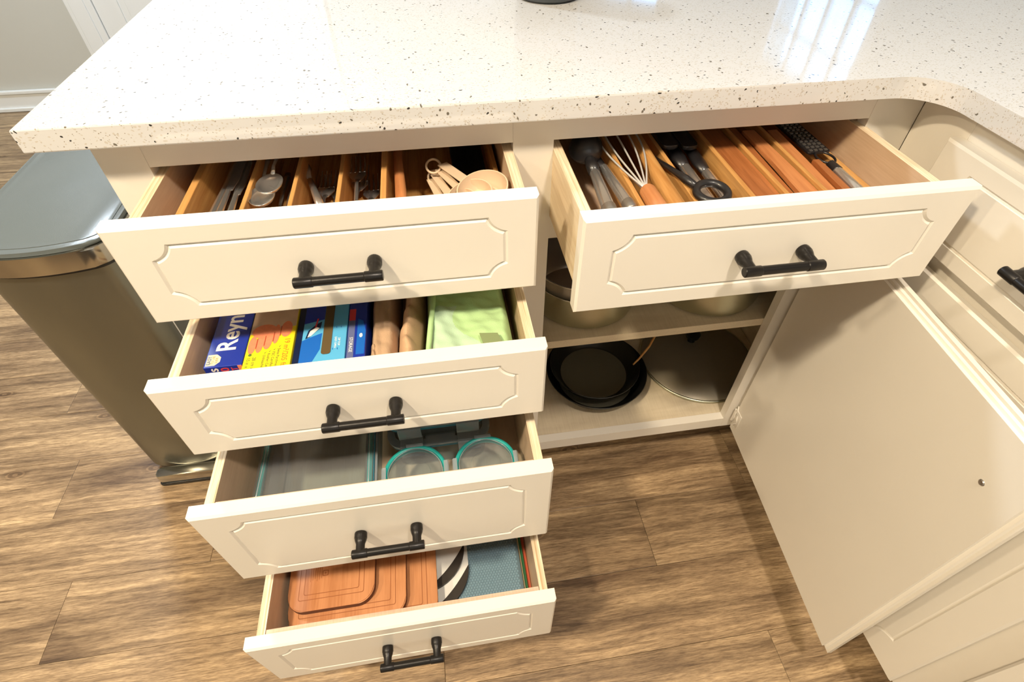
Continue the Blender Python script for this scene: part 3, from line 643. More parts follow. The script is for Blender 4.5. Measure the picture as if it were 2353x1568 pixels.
# right compartment
b = B(); tube(b, [(0.3005, -0.085, 0.802), (0.299, -0.02, 0.802), (0.296, 0.06, 0.802), (0.294, 0.17, 0.802)], [0.0078, 0.0075, 0.0062, 0.006], 12, flat=0.8); 
sp = root('wooden_spatula', (0.298, 0.0, 0.79), 'orange wooden spatula beside the measuring cups in the top left drawer', 'spatula')
obj('handle', b, M['orange'], sp, smooth=True)
b = B(); prism(b, [(0.287, 0.17), (0.301, 0.17), (0.312, 0.20), (0.312, 0.25), (0.288, 0.25)], 0.799, 0.804, 0.001); obj('blade', b, M['orange'], sp)
b = B()
cups = []
ringc = Vector((0.346, 0.022, 0.800))
for i, (cx, cy, cz, R0, sx, lab) in enumerate(((0.404, -0.066, 0.808, 0.032, 1.0, 'largest beige measuring cup, topmost of the nested set'), (0.389, -0.066, 0.799, 0.029, 1.0, 'second beige measuring cup nested under the largest'),
        (0.374, -0.067, 0.790, 0.026, 1.0, 'third beige measuring cup of the nested set'), (0.361, -0.068, 0.782, 0.022, 1.0, 'smallest beige measuring cup at the left of the nested set'))):
    if i == 0: pass
    r = root('measuring_cup', (cx, cy, cz), lab, 'measuring cup', 'beige measuring cups on a ring')
    b = B(); rot = Matrix.Rotation(-0.18-0.05*i, 4, 'Y') @ Matrix.Rotation(0.15, 4, 'X')
    bowlsurf(b, (cx, cy, cz), [(0, 0), (R0*0.75, 0.0), (R0*0.95, 0.008), (R0, 0.021), (R0*0.95, 0.0212), (R0*0.88, 0.009), (R0*0.7, 0.002), (0, 0.0018)], rot, seg=32)
    obj('cup', b, M['beige'], r, smooth='auto')
    top = Vector((cx, cy, cz))+rot @ Vector((0, 0, 0.0195)); d = (ringc+Vector((0.004-0.003*i, 0, 0.006-0.006*i))-top); d.z = d.z
    st = top+d.normalized()*R0*0.93; en = ringc+Vector((0.010-0.006*i, 0.0, 0.014-0.007*i))
    b = B(); dd = (en-st); a = Vector((-dd.y, dd.x, 0)).normalized()*(0.0072 if i == 0 else 0.0055)
    up = Vector((0, 0, 0.0011))
    q = [st+a, st-a, en-a, en+a]; v0 = [b.verts.new(p-up) for p in q]; v1 = [b.verts.new(p+up) for p in q]
    b.faces.new(v0); b.faces.new(v1)
    for k in range(4): b.faces.new((v0[k], v0[(k+1) % 4], v1[(k+1) % 4], v1[k]))
    bmesh.ops.bevel(b, geom=list(b.edges), offset=0.0005, segments=1, affect='EDGES'); obj('handle', b, M['beige'], r)
for (cz, rr, lab) in ((0.812, 0.012, 'beige plastic ring holding the measuring cup handles'), (0.796, 0.011, 'lower beige ring of the measuring set hanging below the first')):
    b = B(); loop_tube(b, [(ringc.x-0.002+rr*0.8*math.cos(t), ringc.y+rr*1.1*math.sin(t), cz+0.003*math.sin(t)) for t in [2*PI*k/20 for k in range(20)]], 0.0016)
    obj('ring', b, M['beige'], smooth=True, label=lab, cat='ring')
b = B(); prism(b, rrect(0.316, 0.34, -0.06, 0.02, 0.006), ZB, ZB+0.012, 0.002); 
r = root('bottle_stopper', (0.33, -0.07, ZB), 'small dark bottle stopper with a chrome top beside the measuring cups', 'stopper'); obj('body', b, M['rubber'], r)
b = B(); lathe(b, [(0, 0), (0.008, 0), (0.0095, 0.004), (0.007, 0.009), (0, 0.010)], (0.326, -0.045, ZB+0.0121), 20); obj('chrome_top', b, M['steel'], r, smooth=True)
b = B(); prism(b, [(0.385, 0.03), (0.40, 0.02), (0.42, 0.08), (0.42, 0.24), (0.37, 0.24), (0.372, 0.08)], ZB, ZB+0.01, 0.002); obj('spatula', b, M['rubber'], label='flat black rubber spatula at the back right of the cutlery drawer', cat='spatula')

# ================================================================ DRAWER 5 : utensils
E5 = Z5+0.0004; x0 = 0.4933
tr = root('utensil_tray', (0.74, 0.06, E5), 'bamboo utensil tray filling the top right drawer', 'tray')
b = B(); box(b, 0.588, 0.915, -0.158, 0.27, E5, E5+0.005); obj('base', b, M['bamboo'], tr)
for a, c, zt in ((0.5885, 0.5945, 0.812), (0.6580, 0.6640, 0.812), (0.7285, 0.7355, 0.815), (0.7740, 0.7805, 0.815), (0.8255, 0.832, 0.815), (0.8995, 0.9125, 0.80)):
    b = B(); box(b, a, c, -0.1575, 0.2695, E5+0.0052, zt, 0.0008); obj('divider', b, M['bamboo'], tr)
b = B(); prism(b, rrect(0.5165, 0.5240, -0.158, 0.26, 0.002), E5, 0.812, 0.001); obj('ruler', b, M['wboard'], label='white plastic strip standing along the left side of the utensil drawer', cat='strip')
Y5 = E5+0.006
def metal_handle(name, part_tip, p0, p1, r, label, cat, tip=True):
    rt = root(name, tuple(p0), label, cat); p0 = Vector(p0); p1 = Vector(p1); d = (p1-p0).normalized(); L_ = (p1-p0).length
    b = B(); tube(b, [p0+d*0.016, p0+d*(L_*0.5), p1], [r, r*0.95, r*0.8], 18); obj('handle', b, M['steel'], rt, smooth='auto')
    b = B(); tube(b, [p0-d*0.002, p0, p0+d*0.005, p0+d*0.0155], [r*0.85, r*1.05, r*1.12, r*1.1], 18); obj('end_cap', b, M['steeld'], rt, smooth='auto')
    return rt, p1, d
rt, e, d = metal_handle('ladle', 0, (0.5500, -0.120, 0.808), (0.5555, -0.020, 0.808), 0.0085, 'black ladle with round bowl and steel handle at the drawer\'s left', 'ladle')
b = B(); tube(b, [e, e+Vector((0.001, 0.02, 0.001)), e+Vector((0.0, 0.038, 0.004))], [0.0078, 0.0085, 0.006], 14); obj('neck', b, M['rubber'], rt, smooth=True)
b = B(); bowlsurf(b, e+Vector((0.0, 0.052, 0.008)), [(0, 0.022), (0.012, 0.019), (0.021, 0.010), (0.024, -0.002), (0.022, -0.008), (0, -0.008)], Matrix.Rotation(0.25, 4, 'X'), seg=28); obj('bowl', b, M['rubber'], rt, smooth=True)
rt, e, d = metal_handle('serving_spoon', 0, (0.5800, -0.108, 0.8050), (0.5740, 0.000, 0.803), 0.0075, 'black serving spoon with glassy steel handle right beside the ladle', 'spoon')
b = B(); tube(b, [e, e+Vector((-0.002, 0.03, 0.0)), e+Vector((-0.002, 0.08, -0.01)), e+Vector((-0.002, 0.14, -0.012))], [0.006, 0.006, 0.010, 0.008], 14, flat=0.3); obj('bowl', b, M['rubber'], rt, smooth=True)
# whisk
rt = root('whisk', (0.602, -0.11, 0.815), 'wire whisk with an orange wooden handle', 'whisk')
b = B(); tube(b, [(0.6090, -0.162, 0.8095), (0.6088, -0.155, 0.8095), (0.6078, -0.125, 0.812), (0.6060, -0.085, 0.8145), (0.6055, -0.081, 0.815)], [0.0105, 0.0125, 0.0118, 0.0102, 0.0085], 20); obj('handle', b, M['orange'], rt, smooth='auto')
for k in range(5):
    a = -1.15+0.5*k; pts = []
    for q in range(19):
        t = q/18; y = -0.083+0.235*t; rad = 0.034*(math.sin(PI/2*min(1, t/0.55)) if t < 0.55 else math.sqrt(max(0, 1-((t-0.55)/0.45)**2)))
        pts.append((0.6050+0.005*t+rad*math.sin(a), y, 0.8155+rad*math.cos(a)*0.30))
    b = B(); tube(b, pts, 0.00125, 8); obj('wire', b, M['wire'], rt, smooth=True)
    if k == 2:
        b = B(); tube(b, [(x_, y_, max(0.757, 0.8155-(z_-0.8155)*1.8)-0.002) for (x_, y_, z_) in pts], 0.00125, 8); obj('wire', b, M['wire'], rt, smooth=True)
b = B(); tube(b, [(0.6330, -0.160, 0.808), (0.634, -0.09, 0.808), (0.637, 0.0, 0.808), (0.641, 0.10, 0.808)], [0.0118, 0.0115, 0.010, 0.009], 18); 
rt = root('rolling_pin', (0.635, -0.05, 0.80), 'slim honey-coloured wooden rolling pin between whisk and black opener', 'rolling pin'); obj('body', b, M['bamboo'], rt, smooth='auto')
# ring handled opener
rt = root('can_opener', (0.685, -0.09, 0.80), 'black handled tool with a ring grip over steel handles', 'opener')
b = B(); C_ = Vector((0.6835, -0.1020, 0.816))
loop_tube(b, [C_+Vector((0.0195*math.cos(t), 0.0190*math.sin(t), 0.002*math.sin(t))) for t in [2*PI*k/28 for k in range(28)]], 0.0052, 12); obj('ring_grip', b, M['rubber'], rt, smooth=True)
b = B(); tube(b, [C_+Vector((-0.014, 0.012, 0)), (0.6615, -0.070, 0.818), (0.655, -0.052, 0.818), (0.652, -0.02, 0.812), (0.6515, 0.03, 0.80)], [0.005, 0.0055, 0.004, 0.0035, 0.003], 10); obj('arm', b, M['rubber'], rt, smooth=True)
b = B(); lathe(b, [(0, 0), (0.006, 0), (0.007, 0.002), (0.004, 0.004), (0, 0.004)], (0.684, -0.108, 0.806), 16); obj('wheel', b, M['steel'], rt, smooth='auto')
for (p0, p1, r, lab, nm) in (((0.6745, -0.140, 0.788), (0.672, -0.006, 0.792), 0.0062, 'narrow steel handled turner nearest the rolling pin', 'turner'),
                         ((0.6935, -0.145, 0.790), (0.690, -0.006, 0.797), 0.0088, 'thick steel handled masher behind the black ring grip', 'masher'),
                         ((0.7185, -0.128, 0.790), (0.7140, -0.022, 0.797), 0.0080, 'steel handled peeler leaning on the middle divider', 'peeler')):
    rt, e, d = metal_handle(nm, 0, p0, p1, r, lab, 'utensil', True)
    b = B(); tube(b, [e, e+Vector((0, 0.025, 0.001)), e+Vector((0.0, 0.055, 0.003)), e+Vector((0, 0.10, 0.003))], [r*0.9, r*1.25, r*1.1, r*1.4], 12, flat=0.6); obj('head', b, M['rubber'], rt, smooth=True)
for (x, z, lab) in ((0.676, 0.815, 'black plastic tongs end lying over the steel handles'), (0.705, 0.812, 'black slotted head lying beside the tongs')):
    b = B(); prism(b, rrect(x-0.012, x+0.012, 0.02, 0.085, 0.008), z-0.003, z+0.003, 0.0015); obj('tongs' if x < 0.69 else 'slotted_turner', b, M['rubber'], smooth='auto', label=lab, cat='utensil')
# wooden tools
def paddle(name, pts, w, t, m, label, txt=None):
    """flat strip through centre pts with half widths w"""
    rt = root(name, tuple(pts[0]), label, 'spatula'); b = B(); L0 = []; L1 = []
    for p, ww in zip(pts, w): L0.append((p[0]-ww, p[1])); L1.append((p[0]+ww, p[1]))
    prism(b, L0+list(reversed(L1)), -t/2, t/2, 0.0012)
    z0 = pts[0][2]; z1 = pts[-1][2]; y0_, y1_ = pts[0][1], pts[-1][1]
    for v in b.verts: v.co.z += z0+(z1-z0)*(v.co.y-y0_)/(y1_-y0_)
    obj('blade' if len(pts) < 4 else 'body', b, M[m], rt); return rt
paddle('wooden_spatula', [(0.7548, -0.155, 0.806), (0.7550, -0.06, 0.808), (0.7550, -0.015, 0.808), (0.755, 0.12, 0.808)], [0.0180, 0.0180, 0.0175, 0.015], 0.007, 'darkwood', 'broad reddish wooden spatula right of the middle divider')
paddle('wooden_spoon', [(0.790, -0.155, 0.800), (0.790, -0.05, 0.804), (0.791, 0.05, 0.806), (0.791, 0.12, 0.806)], [0.0085, 0.0085, 0.009, 0.009], 0.006, 'darkwood', 'narrow wooden spoon handle hugging the fourth divider')
rt = paddle('wooden_turner', [(0.812, -0.155, 0.806), (0.812, -0.10, 0.808), (0.812, -0.04, 0.810), (0.810, 0.06, 0.810)], [0.0125, 0.0125, 0.0105, 0.009], 0.006, 'orange', 'wooden turner stamped with faint white letters')
text('NO', 0.0085, M['cream'], rt, Matrix.Translation((0.8125, -0.112, 0.8108)) @ Matrix.Rotation(-PI/2, 4, 'Z'))
paddle('wooden_fork', [(0.8425, -0.155, 0.804), (0.8425, -0.09, 0.806), (0.845, -0.03, 0.808), (0.848, 0.06, 0.808)], [0.0095, 0.0095, 0.009, 0.008], 0.006, 'orange', 'wooden fork handle left of the grater')
paddle('wooden_scraper', [(0.8585, -0.155, 0.809), (0.8585, -0.09, 0.810), (0.8590, -0.055, 0.811), (0.8592, -0.04, 0.811)], [0.0055, 0.0055, 0.005, 0.0045], 0.008, 'darkwood', 'dark wooden scraper edge touching the grater')
# grater
rt = root('grater', (0.878, -0.05, 0.80), 'black hand grater with steel handle in the right compartment', 'grater')
b = B(); tube(b, [(0.8800, -0.155, 0.803), (0.8800, -0.11, 0.805), (0.880, -0.062, 0.807)], [0.0088, 0.0085, 0.007], 16); obj('handle', b, M['steel'], rt, smooth='auto')
b = B(); tube(b, [(0.880, -0.062, 0.807), (0.8795, -0.045, 0.809)], [0.0078, 0.006], 16); obj('ferrule', b, M['rubber'], rt, smooth='auto')
b = B(); prism(b, rrect(0.862, 0.896, -0.018, 0.10, 0.004), 0.8095, 0.8125, 0.0008); obj('blade', b, M['rubber'], rt)
b = B()
for i in range(4):
    for j in range(12): box(b, 0.866+0.0075*i, 0.8705+0.0075*i, -0.014+0.009*j, -0.010+0.009*j, 0.8126, 0.8136)
o = obj('grater_teeth', b, M['steeld'], rt, kind='stuff')
b = B(); loop_tube(b, [(0.880+0.012*math.cos(t), -0.031+0.016*math.sin(t), 0.811) for t in [2*PI*k/20 for k in range(20)]], 0.0016); obj('wire_loop', b, M['rubber'], rt, smooth=True)

# ================================================================ DRAWER 2 : boxes and mitts
F2 = Z2+0.0004; TZ = 0.660
def quadprint(parent, name, pts, m, z=TZ, h=0.00015):
    b = B(); prism(b, pts, z+0.00002, z+h); return obj(name, b, M[m], parent)
RZp = lambda x, y, z: Matrix.Translation((x, y, z)) @ Matrix.Rotation(PI/2, 4, 'Z')
RZm = lambda x, y, z: Matrix.Translation((x, y, z)) @ Matrix.Rotation(-PI/2, 4, 'Z')
foil = root('foil_box', (0.057, -0.02, F2), 'royal blue foil box with white and red lettering, leftmost in its drawer', 'box')
b = B(); box(b, 0.0325, 0.0790, -0.160, 0.14, F2, TZ, 0.0008); obj('carton', b, M['blue'], foil)
text('Reynolds', 0.034, M['white'], foil, RZp(0.0555, -0.134, TZ+0.0002), bold=0.0006)
hx = [(0.0345, -0.157), (0.0345, -0.138), (0.0455, -0.138), (0.0510, -0.1435), (0.0510, -0.1515), (0.0455, -0.157)]
quadprint(foil, 'badge', list(reversed(hx)), 'cream', TZ, 0.0002)
text('EASY', 0.0066, M['navy'], foil, RZp(0.0378, -0.1555, TZ+0.0003), bold=0.0001)
text('TO USE', 0.0042, M['oprint'], foil, RZp(0.0425, -0.1548, TZ+0.0003)); text('SLIDE', 0.0040, M['oprint'], foil, RZp(0.0467, -0.1535, TZ+0.0003))
FX = lambda x, z: Matrix.Translation((x, -0.1602, z)) @ Matrix(((0, 1, 0, 0), (0, 0, -1, 0), (1, 0, 0, 0), (0, 0, 0, 1))) @ Matrix.Diagonal((1, -1, -1, 1))
text('ynolds', 0.017, M['white'], foil, Matrix.Translation((0.0440, -0.1603, 0.6140)) @ Matrix(((0, -1, 0, 0), (0, 0, -1, 0), (1, 0, 0, 0), (0, 0, 0, 1))), bold=0.0003)
text('50', 0.014, M['redp'], foil, Matrix.Translation((0.0575, -0.16015, 0.6435)) @ Matrix(((0, -1, 0, 0), (0, 0, -1, 0), (1, 0, 0, 0), (0, 0, 0, 1))), bold=0.0003)
text('SQ FT', 0.0105, M['redp'], foil, Matrix.Translation((0.0690, -0.16015, 0.6290)) @ Matrix(((0, -1, 0, 0), (0, 0, -1, 0), (1, 0, 0, 0), (0, 0, 0, 1))), bold=0.0002)
b = B(); box(b, 0.0735, 0.0788, -0.1606, -0.1601, 0.640, 0.6595); obj('red_label', b, M['coral'], foil)

par = root('parchment_box', (0.109, -0.02, F2), 'yellow parchment paper box printed with an orange food picture', 'box')
b = B(); box(b, 0.0800, 0.1385, -0.1865, 0.13, F2, TZ, 0.0008); obj('carton', b, M['yellow'], par)
quadprint(par, 'picture', [(0.0805, -0.108), (0.138, -0.098), (0.138, 0.129), (0.0805, 0.129)], 'beigep', TZ, 0.0001)
for i, (x, y, lx, ly) in enumerate(((0.0865, -0.128, 0.0052, 0.016), (0.0955, -0.127, 0.0048, 0.016), (0.1050, -0.122, 0.0058, 0.016), (0.1145, -0.111, 0.0045, 0.018), (0.1265, -0.103, 0.0075, 0.015), (0.0985, -0.104, 0.016, 0.013))):
    quadprint(par, 'printed_shape', [(x+lx*math.cos(t), y+ly*math.sin(t)) for t in [2*PI*k/18 for k in range(18)]], 'coral', TZ+0.0001+0.00004*i, 0.0001)
for (x, y) in ((0.0918, -0.126), (0.1015, -0.122), (0.1118, -0.116), (0.1195, -0.106)):
    quadprint(par, 'printed_line', [(x-0.0006, y-0.009), (x+0.0006, y-0.009), (x+0.0006, y+0.009), (x-0.0006, y+0.009)], 'coraldk', TZ+0.0004, 0.0001)
text('19 m²/205 ft²', 0.0098, M['oprint'], par, RZm(0.1300, -0.1205, TZ+0.0002), bold=0.0001)
for k, (x, s, y) in enumerate(((0.1215, 'Swiss Parchment', -0.138), (0.1155, 'FSC Certified', -0.143), (0.1100, 'Kosher Certified', -0.1455), (0.1045, 'Unbleached', -0.1475))):
    text(s, 0.0050, M['dgreen'], par, RZm(x, y, TZ+0.0002)); quadprint(par, 'tick', [(x-0.0008, y+0.0035), (x+0.0002, y+0.0022), (x+0.0022, y+0.0058), (x+0.0002, y+0.0036)], 'dgreen', TZ, 0.0002)
text('28 cm x 50 m', 0.0062, M['dgreen'], par, RZm(0.0925, -0.150, TZ+0.0002)); text('15 in x 164 ft', 0.0062, M['dgreen'], par, RZm(0.0855, -0.150, TZ+0.0002))
quadprint(par, 'dot', [(0.0865+0.0022*math.cos(t), -0.1455+0.0022*math.sin(t)) for t in [2*PI*k/12 for k in range(12)]], 'dgreen', TZ, 0.0002)

bb = root('wrap_box', (0.144, -0.02, F2), 'dark navy box edge squeezed between the yellow and light blue boxes', 'box')
b = B(); box(b, 0.1392, 0.1480, -0.188, 0.13, F2, TZ-0.003, 0.0008); obj('carton', b, M['navy'], bb)
bg_ = root('bag_box', (0.178, -0.02, F2), 'light blue plastic bag box with a torn dispensing slot', 'box')
b = B(); box(b, 0.1486, 0.2060, -0.184, 0.13, F2, TZ, 0.0010); obj('carton', b, M['lblue'], bg_)
quadprint(bg_, 'printed_field', [(0.1489, -0.1835), (0.160, -0.1835), (0.1735, -0.148), (0.1740, -0.118), (0.158, -0.125), (0.1489, -0.13)], 'mblue')
quadprint(bg_, 'printed_field', [(0.1489, -0.098), (0.175, -0.092), (0.176, 0.129), (0.1489, 0.129)], 'blue')
quadprint(bg_, 'printed_panel', [(0.153, -0.127), (0.158, -0.124), (0.171, -0.108), (0.172, -0.096), (0.165, -0.101), (0.1555, -0.112)], 'navy', TZ+0.0002)
quadprint(bg_, 'printed_panel', [(0.1555, -0.1245), (0.160, -0.122), (0.170, -0.1085), (0.166, -0.106), (0.158, -0.113)], 'white', TZ+0.0004)
quadprint(bg_, 'printed_line', [(0.1635, -0.107), (0.1655, -0.107), (0.1675, -0.09), (0.1655, -0.09)], 'redp', TZ+0.0006)
quadprint(bg_, 'slot', rrect(0.1755, 0.1875, -0.158, 0.06, [0.001, 0.001, 0.004, 0.004]), 'brown', TZ+0.0006)
for q in ((0.1915, -0.110), (0.1975, -0.110), (0.1890, -0.150), (0.1950, -0.150)): quadprint(bg_, 'printed_tick', [(q[0], q[1]), (q[0]+0.0015, q[1]-0.002), (q[0]+0.0008, q[1]+0.003)], 'mblue', TZ, 0.0002)
text('EASY OPEN', 0.0040, M['white'], bg_, RZm(0.1925, -0.128, TZ+0.0002)); text('ZIP TOP', 0.0040, M['white'], bg_, RZm(0.1970, -0.130, TZ+0.0002))
bd = root('storage_bag_box', (0.219, -0.02, F2), 'dark blue narrow box with grey and red stripes beside the tan mitt', 'box')
b = B(); box(b, 0.2066, 0.2310, -0.182, 0.13, F2, TZ-0.002, 0.0010); obj('carton', b, M['blue'], bd)
quadprint(bd, 'grey_strip', [(0.2075, -0.172), (0.2160, -0.172), (0.2160, -0.098), (0.2075, -0.098)], 'greyp', TZ-0.002)
quadprint(bd, 'red_strip', [(0.2075, -0.098), (0.2160, -0.098), (0.2160, -0.075), (0.2075, -0.075)], 'redp', TZ-0.002)
text('STORAGE', 0.0062, M['white'], bd, RZm(0.2118, -0.130, TZ-0.0017))
quadprint(bd, 'printed_patch', [(0.2190, -0.162), (0.2295, -0.162), (0.2305, -0.12), (0.2265, -0.10), (0.2195, -0.095)], 'mblue', TZ-0.002, 0.0001)
quadprint(bd, 'printed_patch', [(0.2245+0.0022*math.cos(t), -0.128+0.004*math.sin(t)) for t in [2*PI*k/10 for k in range(10)]], 'white', TZ-0.0018)
b = B(); tube(b, [(0.2165+0.004*math.cos(t), -0.1745+0.0035*math.sin(t), TZ-0.0015) for t in [PI*k/8 for k in range(9)]], 0.0007, 6); obj('wire_loop', b, M['steeld'], bd, smooth=True)

# cloth pieces : height-field blobs
def cloth(x0, x1, y0, y1, z0, ztop, waves, r=0.008, nx=36, ny=48, edge=0.01, seed=0, shape=None):
    bm = B(); rnd = random.Random(seed); grid = []; ph = [rnd.uniform(0, 6) for _ in range(6)]
    for j in range(ny+1):
        row = []
        for i in range(nx+1):
            u, v = i/nx, j/ny; x = x0+(x1-x0)*u; y = y0+(y1-y0)*v
            dx = min(u, 1-u)*(x1-x0); dy = min(v, 1-v)*(y1-y0); e = min(1, dx/edge); f = min(1, dy/edge)
            h = math.sqrt(max(0, 1-(1-e)**2))*math.sqrt(max(0, 1-(1-f)**2))
            wv = sum(a*math.sin(k1*u*6.28+k2*v*6.28+ph[q]+a2*math.sin(v*9+q)) for q, (a, k1, k2, a2) in enumerate(waves))
            if shape: x, y, hh = shape(u, v, x, y); h *= hh
            row.append(bm.verts.new((x, y, z0+(ztop-z0)*h+wv*h)))
        grid.append(row)
    for j in range(ny):
        for i in range(nx): bm.faces.new((grid[j][i], grid[j][i+1], grid[j+1][i+1], grid[j+1][i]))
    base = [bm.verts.new((v.co.x, v.co.y, z0-0.004)) for v in (grid[0]+[g[-1] for g in grid[1:]]+list(reversed(grid[-1]))[1:]+[g[0] for g in reversed(grid)][1:-1])]
    ring = grid[0]+[g[-1] for g in grid[1:]]+list(reversed(grid[-1]))[1:]+[g[0] for g in reversed(grid)][1:-1]
    n = len(ring)
    for k in range(n): bm.faces.new((ring[k], base[k], base[(k+1) % n], ring[(k+1) % n]))
    bm.faces.new(base)
    return bm
zc = F2+0.0045
mt1 = root('pot_holder', (0.253, -0.05, F2), 'flat tan quilted pot holder beside the dark blue box', 'pot holder')
b = cloth(0.2318, 0.2705, -0.1885, 0.06, zc, 0.652, [(0.0014, 1, 5, 1.0), (0.0009, 3, 2, 0.6), (0.0006, 1, 16, 1)], seed=2); obj('quilted_pad', b, M['tan'], mt1, smooth=True)
b = cloth(0.2314, 0.2500, -0.1888, -0.135, zc, 0.6555, [(0.0012, 1, 3, 1.0)], seed=3); obj('folded_hem', b, M['tan'], mt1, smooth=True)
mt2 = root('folded_mitt', (0.292, -0.05, F2), 'peach cotton mitt folded over between tan pad and green mitt', 'oven mitt')
b = cloth(0.2725, 0.3060, -0.1800, 0.05, zc, 0.664, [(0.0030, 0.3, 9, 1.5), (0.0018, 1, 6, 1.0), (0.0008, 2, 20, 1.0)], edge=0.018, seed=5, shape=lambda u, v, x, y: (x+0.006*(v-0.3)-0.004*math.sin(v*8), y-0.004*math.sin(u*3.14), 1)); obj('mitt_body', b, M['tan2'], mt2, smooth=True)
b = B(); tube(b, [(0.2790, -0.1790, 0.640), (0.287, -0.181, 0.652), (0.300, -0.180, 0.652), (0.308, -0.176, 0.642)], 0.003, 8); obj('cuff_edge', b, M['tan'], mt2, smooth=True)
gm = root('oven_mitt', (0.36, -0.05, F2), 'mint green quilted oven mitt with an olive tag', 'oven mitt')
def gshape(u, v, x, y):
    return (x + (1-v)*0.0 - 0.006*(1-u)*(1-v), y-0.003*math.sin(u*3.14), 0.96+0.05*math.sin(u*7+v*2)*0.6)
b = cloth(0.3130, 0.4285, -0.1905, 0.05, zc, 0.670, [(0.0028, 1.2, -1.6, 1.2), (0.0020, 2.2, 2.0, 1.4), (0.0009, 5, 6, 0.9), (0.0004, 2, 14, 1.5)], edge=0.016, nx=90, ny=140, seed=9, shape=gshape)
for f in b.faces:
    c = f.calc_center_median()
    if c.x < 0.362+0.012*math.sin(c.y*60) - (c.y+0.14)*0.25 and c.y < -0.10: f.material_index = 1
obj('quilted_body', b, [M['green'], M['green2']], gm, smooth=True)
b = B(); tube(b, [(0.3110, -0.1830, 0.6640), (0.3150, -0.16, 0.6705), (0.3190, -0.13, 0.6745), (0.323, -0.10, 0.675), (0.327, -0.05, 0.674)], [0.003, 0.0036, 0.0036, 0.0036, 0.003], 10); obj('edge_binding', b, M['green'], gm, smooth=True)
b = B(); tube(b, [(0.3105, -0.1855, 0.656), (0.320, -0.188, 0.664), (0.335, -0.1885, 0.667), (0.350, -0.188, 0.662)], [0.003, 0.004, 0.004, 0.003], 10); obj('cuff_edge', b, M['green2'], gm, smooth=True)
b = B(); prism(b, [(0.3835, -0.189), (0.3795, -0.1635), (0.4030, -0.1665), (0.4085, -0.189)], 0, 0.0012, 0.0003)
for v in b.verts: v.co.z += 0.6735
obj('tag', b, M['olive'], gm)

# ================================================================ DRAWER 3 : containers
F3 = Z3+0.0004
def rectbox(name, x0, x1, y0, y1, z0, z1, label, gasket, lid_h=0.012, clips='x'):
    r = root(name, ((x0+x1)/2, (y0+y1)/2, z0), label, 'food container'); i = 0.009
    b = B(); o_ = rrect(x0+i, x1-i, y0+i, y1-i, 0.022); n_ = rrect(x0+i+0.003, x1-i-0.003, y0+i+0.003, y1-i-0.003, 0.020)
    ring_prism(b, o_, n_, z0+0.004, z1-lid_h); prism(b, o_, z0, z0+0.0039); obj('glass_body', b, M['glass'], r, smooth='auto')
    g0 = z1-lid_h+0.0005
    b = B(); ring_prism(b, rrect(x0+0.002, x1-0.002, y0+0.002, y1-0.002, 0.024), rrect(x0+0.009, x1-0.009, y0+0.009, y1-0.009, 0.019), g0, z1-0.004); obj('gasket', b, M[gasket], r, smooth='auto')
    b = B(); prism(b, rrect(x0+0.0095, x1-0.0095, y0+0.0095, y1-0.0095, 0.018), z1-0.0058, z1-0.003, 0.0008); ld = obj('lid', b, M['lidp'], r, smooth='auto')
    b = B(); ring_prism(b, rrect(x0, x1, y0, y1, 0.026), rrect(x0+0.0115, x1-0.0115, y0+0.0115, y1-0.0115, 0.018), z1-0.0038, z1); obj('lid_rim', b, M['clip' if gasket == 'tealb' else 'lidp'], ld, smooth='auto')
    return r
r = rectbox('glass_container', 0.0375, 0.2060, -0.268, -0.03, F3, 0.462, 'large rectangular glass container with teal seal in the third drawer', 'teal')
for x in (0.0425, 0.2005):
    b = B(); tube(b, [(x, -0.258, 0.4626), (x+(0.002 if x < 0.1 else 0), -0.20, 0.4632), (x+(0.004 if x < 0.1 else -0.001), -0.12, 0.4632), (x+0.003, -0.04, 0.463)], 0.0009, 8); obj('lid_ridge', b, M['clip'], r, smooth=True)
b = B(); box(b, 0.2075, 0.2120, -0.266, -0.04, 0.42, 0.458, 0.001); obj('side_clip', b, M['clip'], r)
b = B(); box(b, 0.2066, 0.2074, -0.262, -0.045, 0.43, 0.4605); obj('side_gasket', b, M['tealb'], r)
# stacked rear container
for k, (z0, z1, lab) in enumerate(((F3, 0.440, 'clear clip-lid container under another at the back right'), (0.4405, 0.480, 'clear clip-lid container stacked on top at the back right'))):
    r = rectbox('clip_container', 0.2230, 0.3880, -0.168 if k == 0 else -0.160, -0.04, z0, z1, lab, 'tealb')
    for xx in (0.262, 0.352):
        b = B(); box(b, xx-0.018, xx+0.018, (-0.172 if k == 0 else -0.164), (-0.1683 if k == 0 else -0.1603), z1-0.024, z1+0.001, 0.001); obj('clip', b, M['clip'], r)
        b = B(); box(b, xx-0.018, xx+0.018, (-0.1683 if k == 0 else -0.1603), (-0.150 if k == 0 else -0.142), z1+0.0004, z1+0.0024, 0.0006); obj('clip', b, M['clip'], r)
    b = B(); prism(b, rrect(0.283, 0.331, -0.156, -0.148, 0.003), z1-0.0028, z1-0.0016); obj('lid_ridge', b, M['clip'], r)
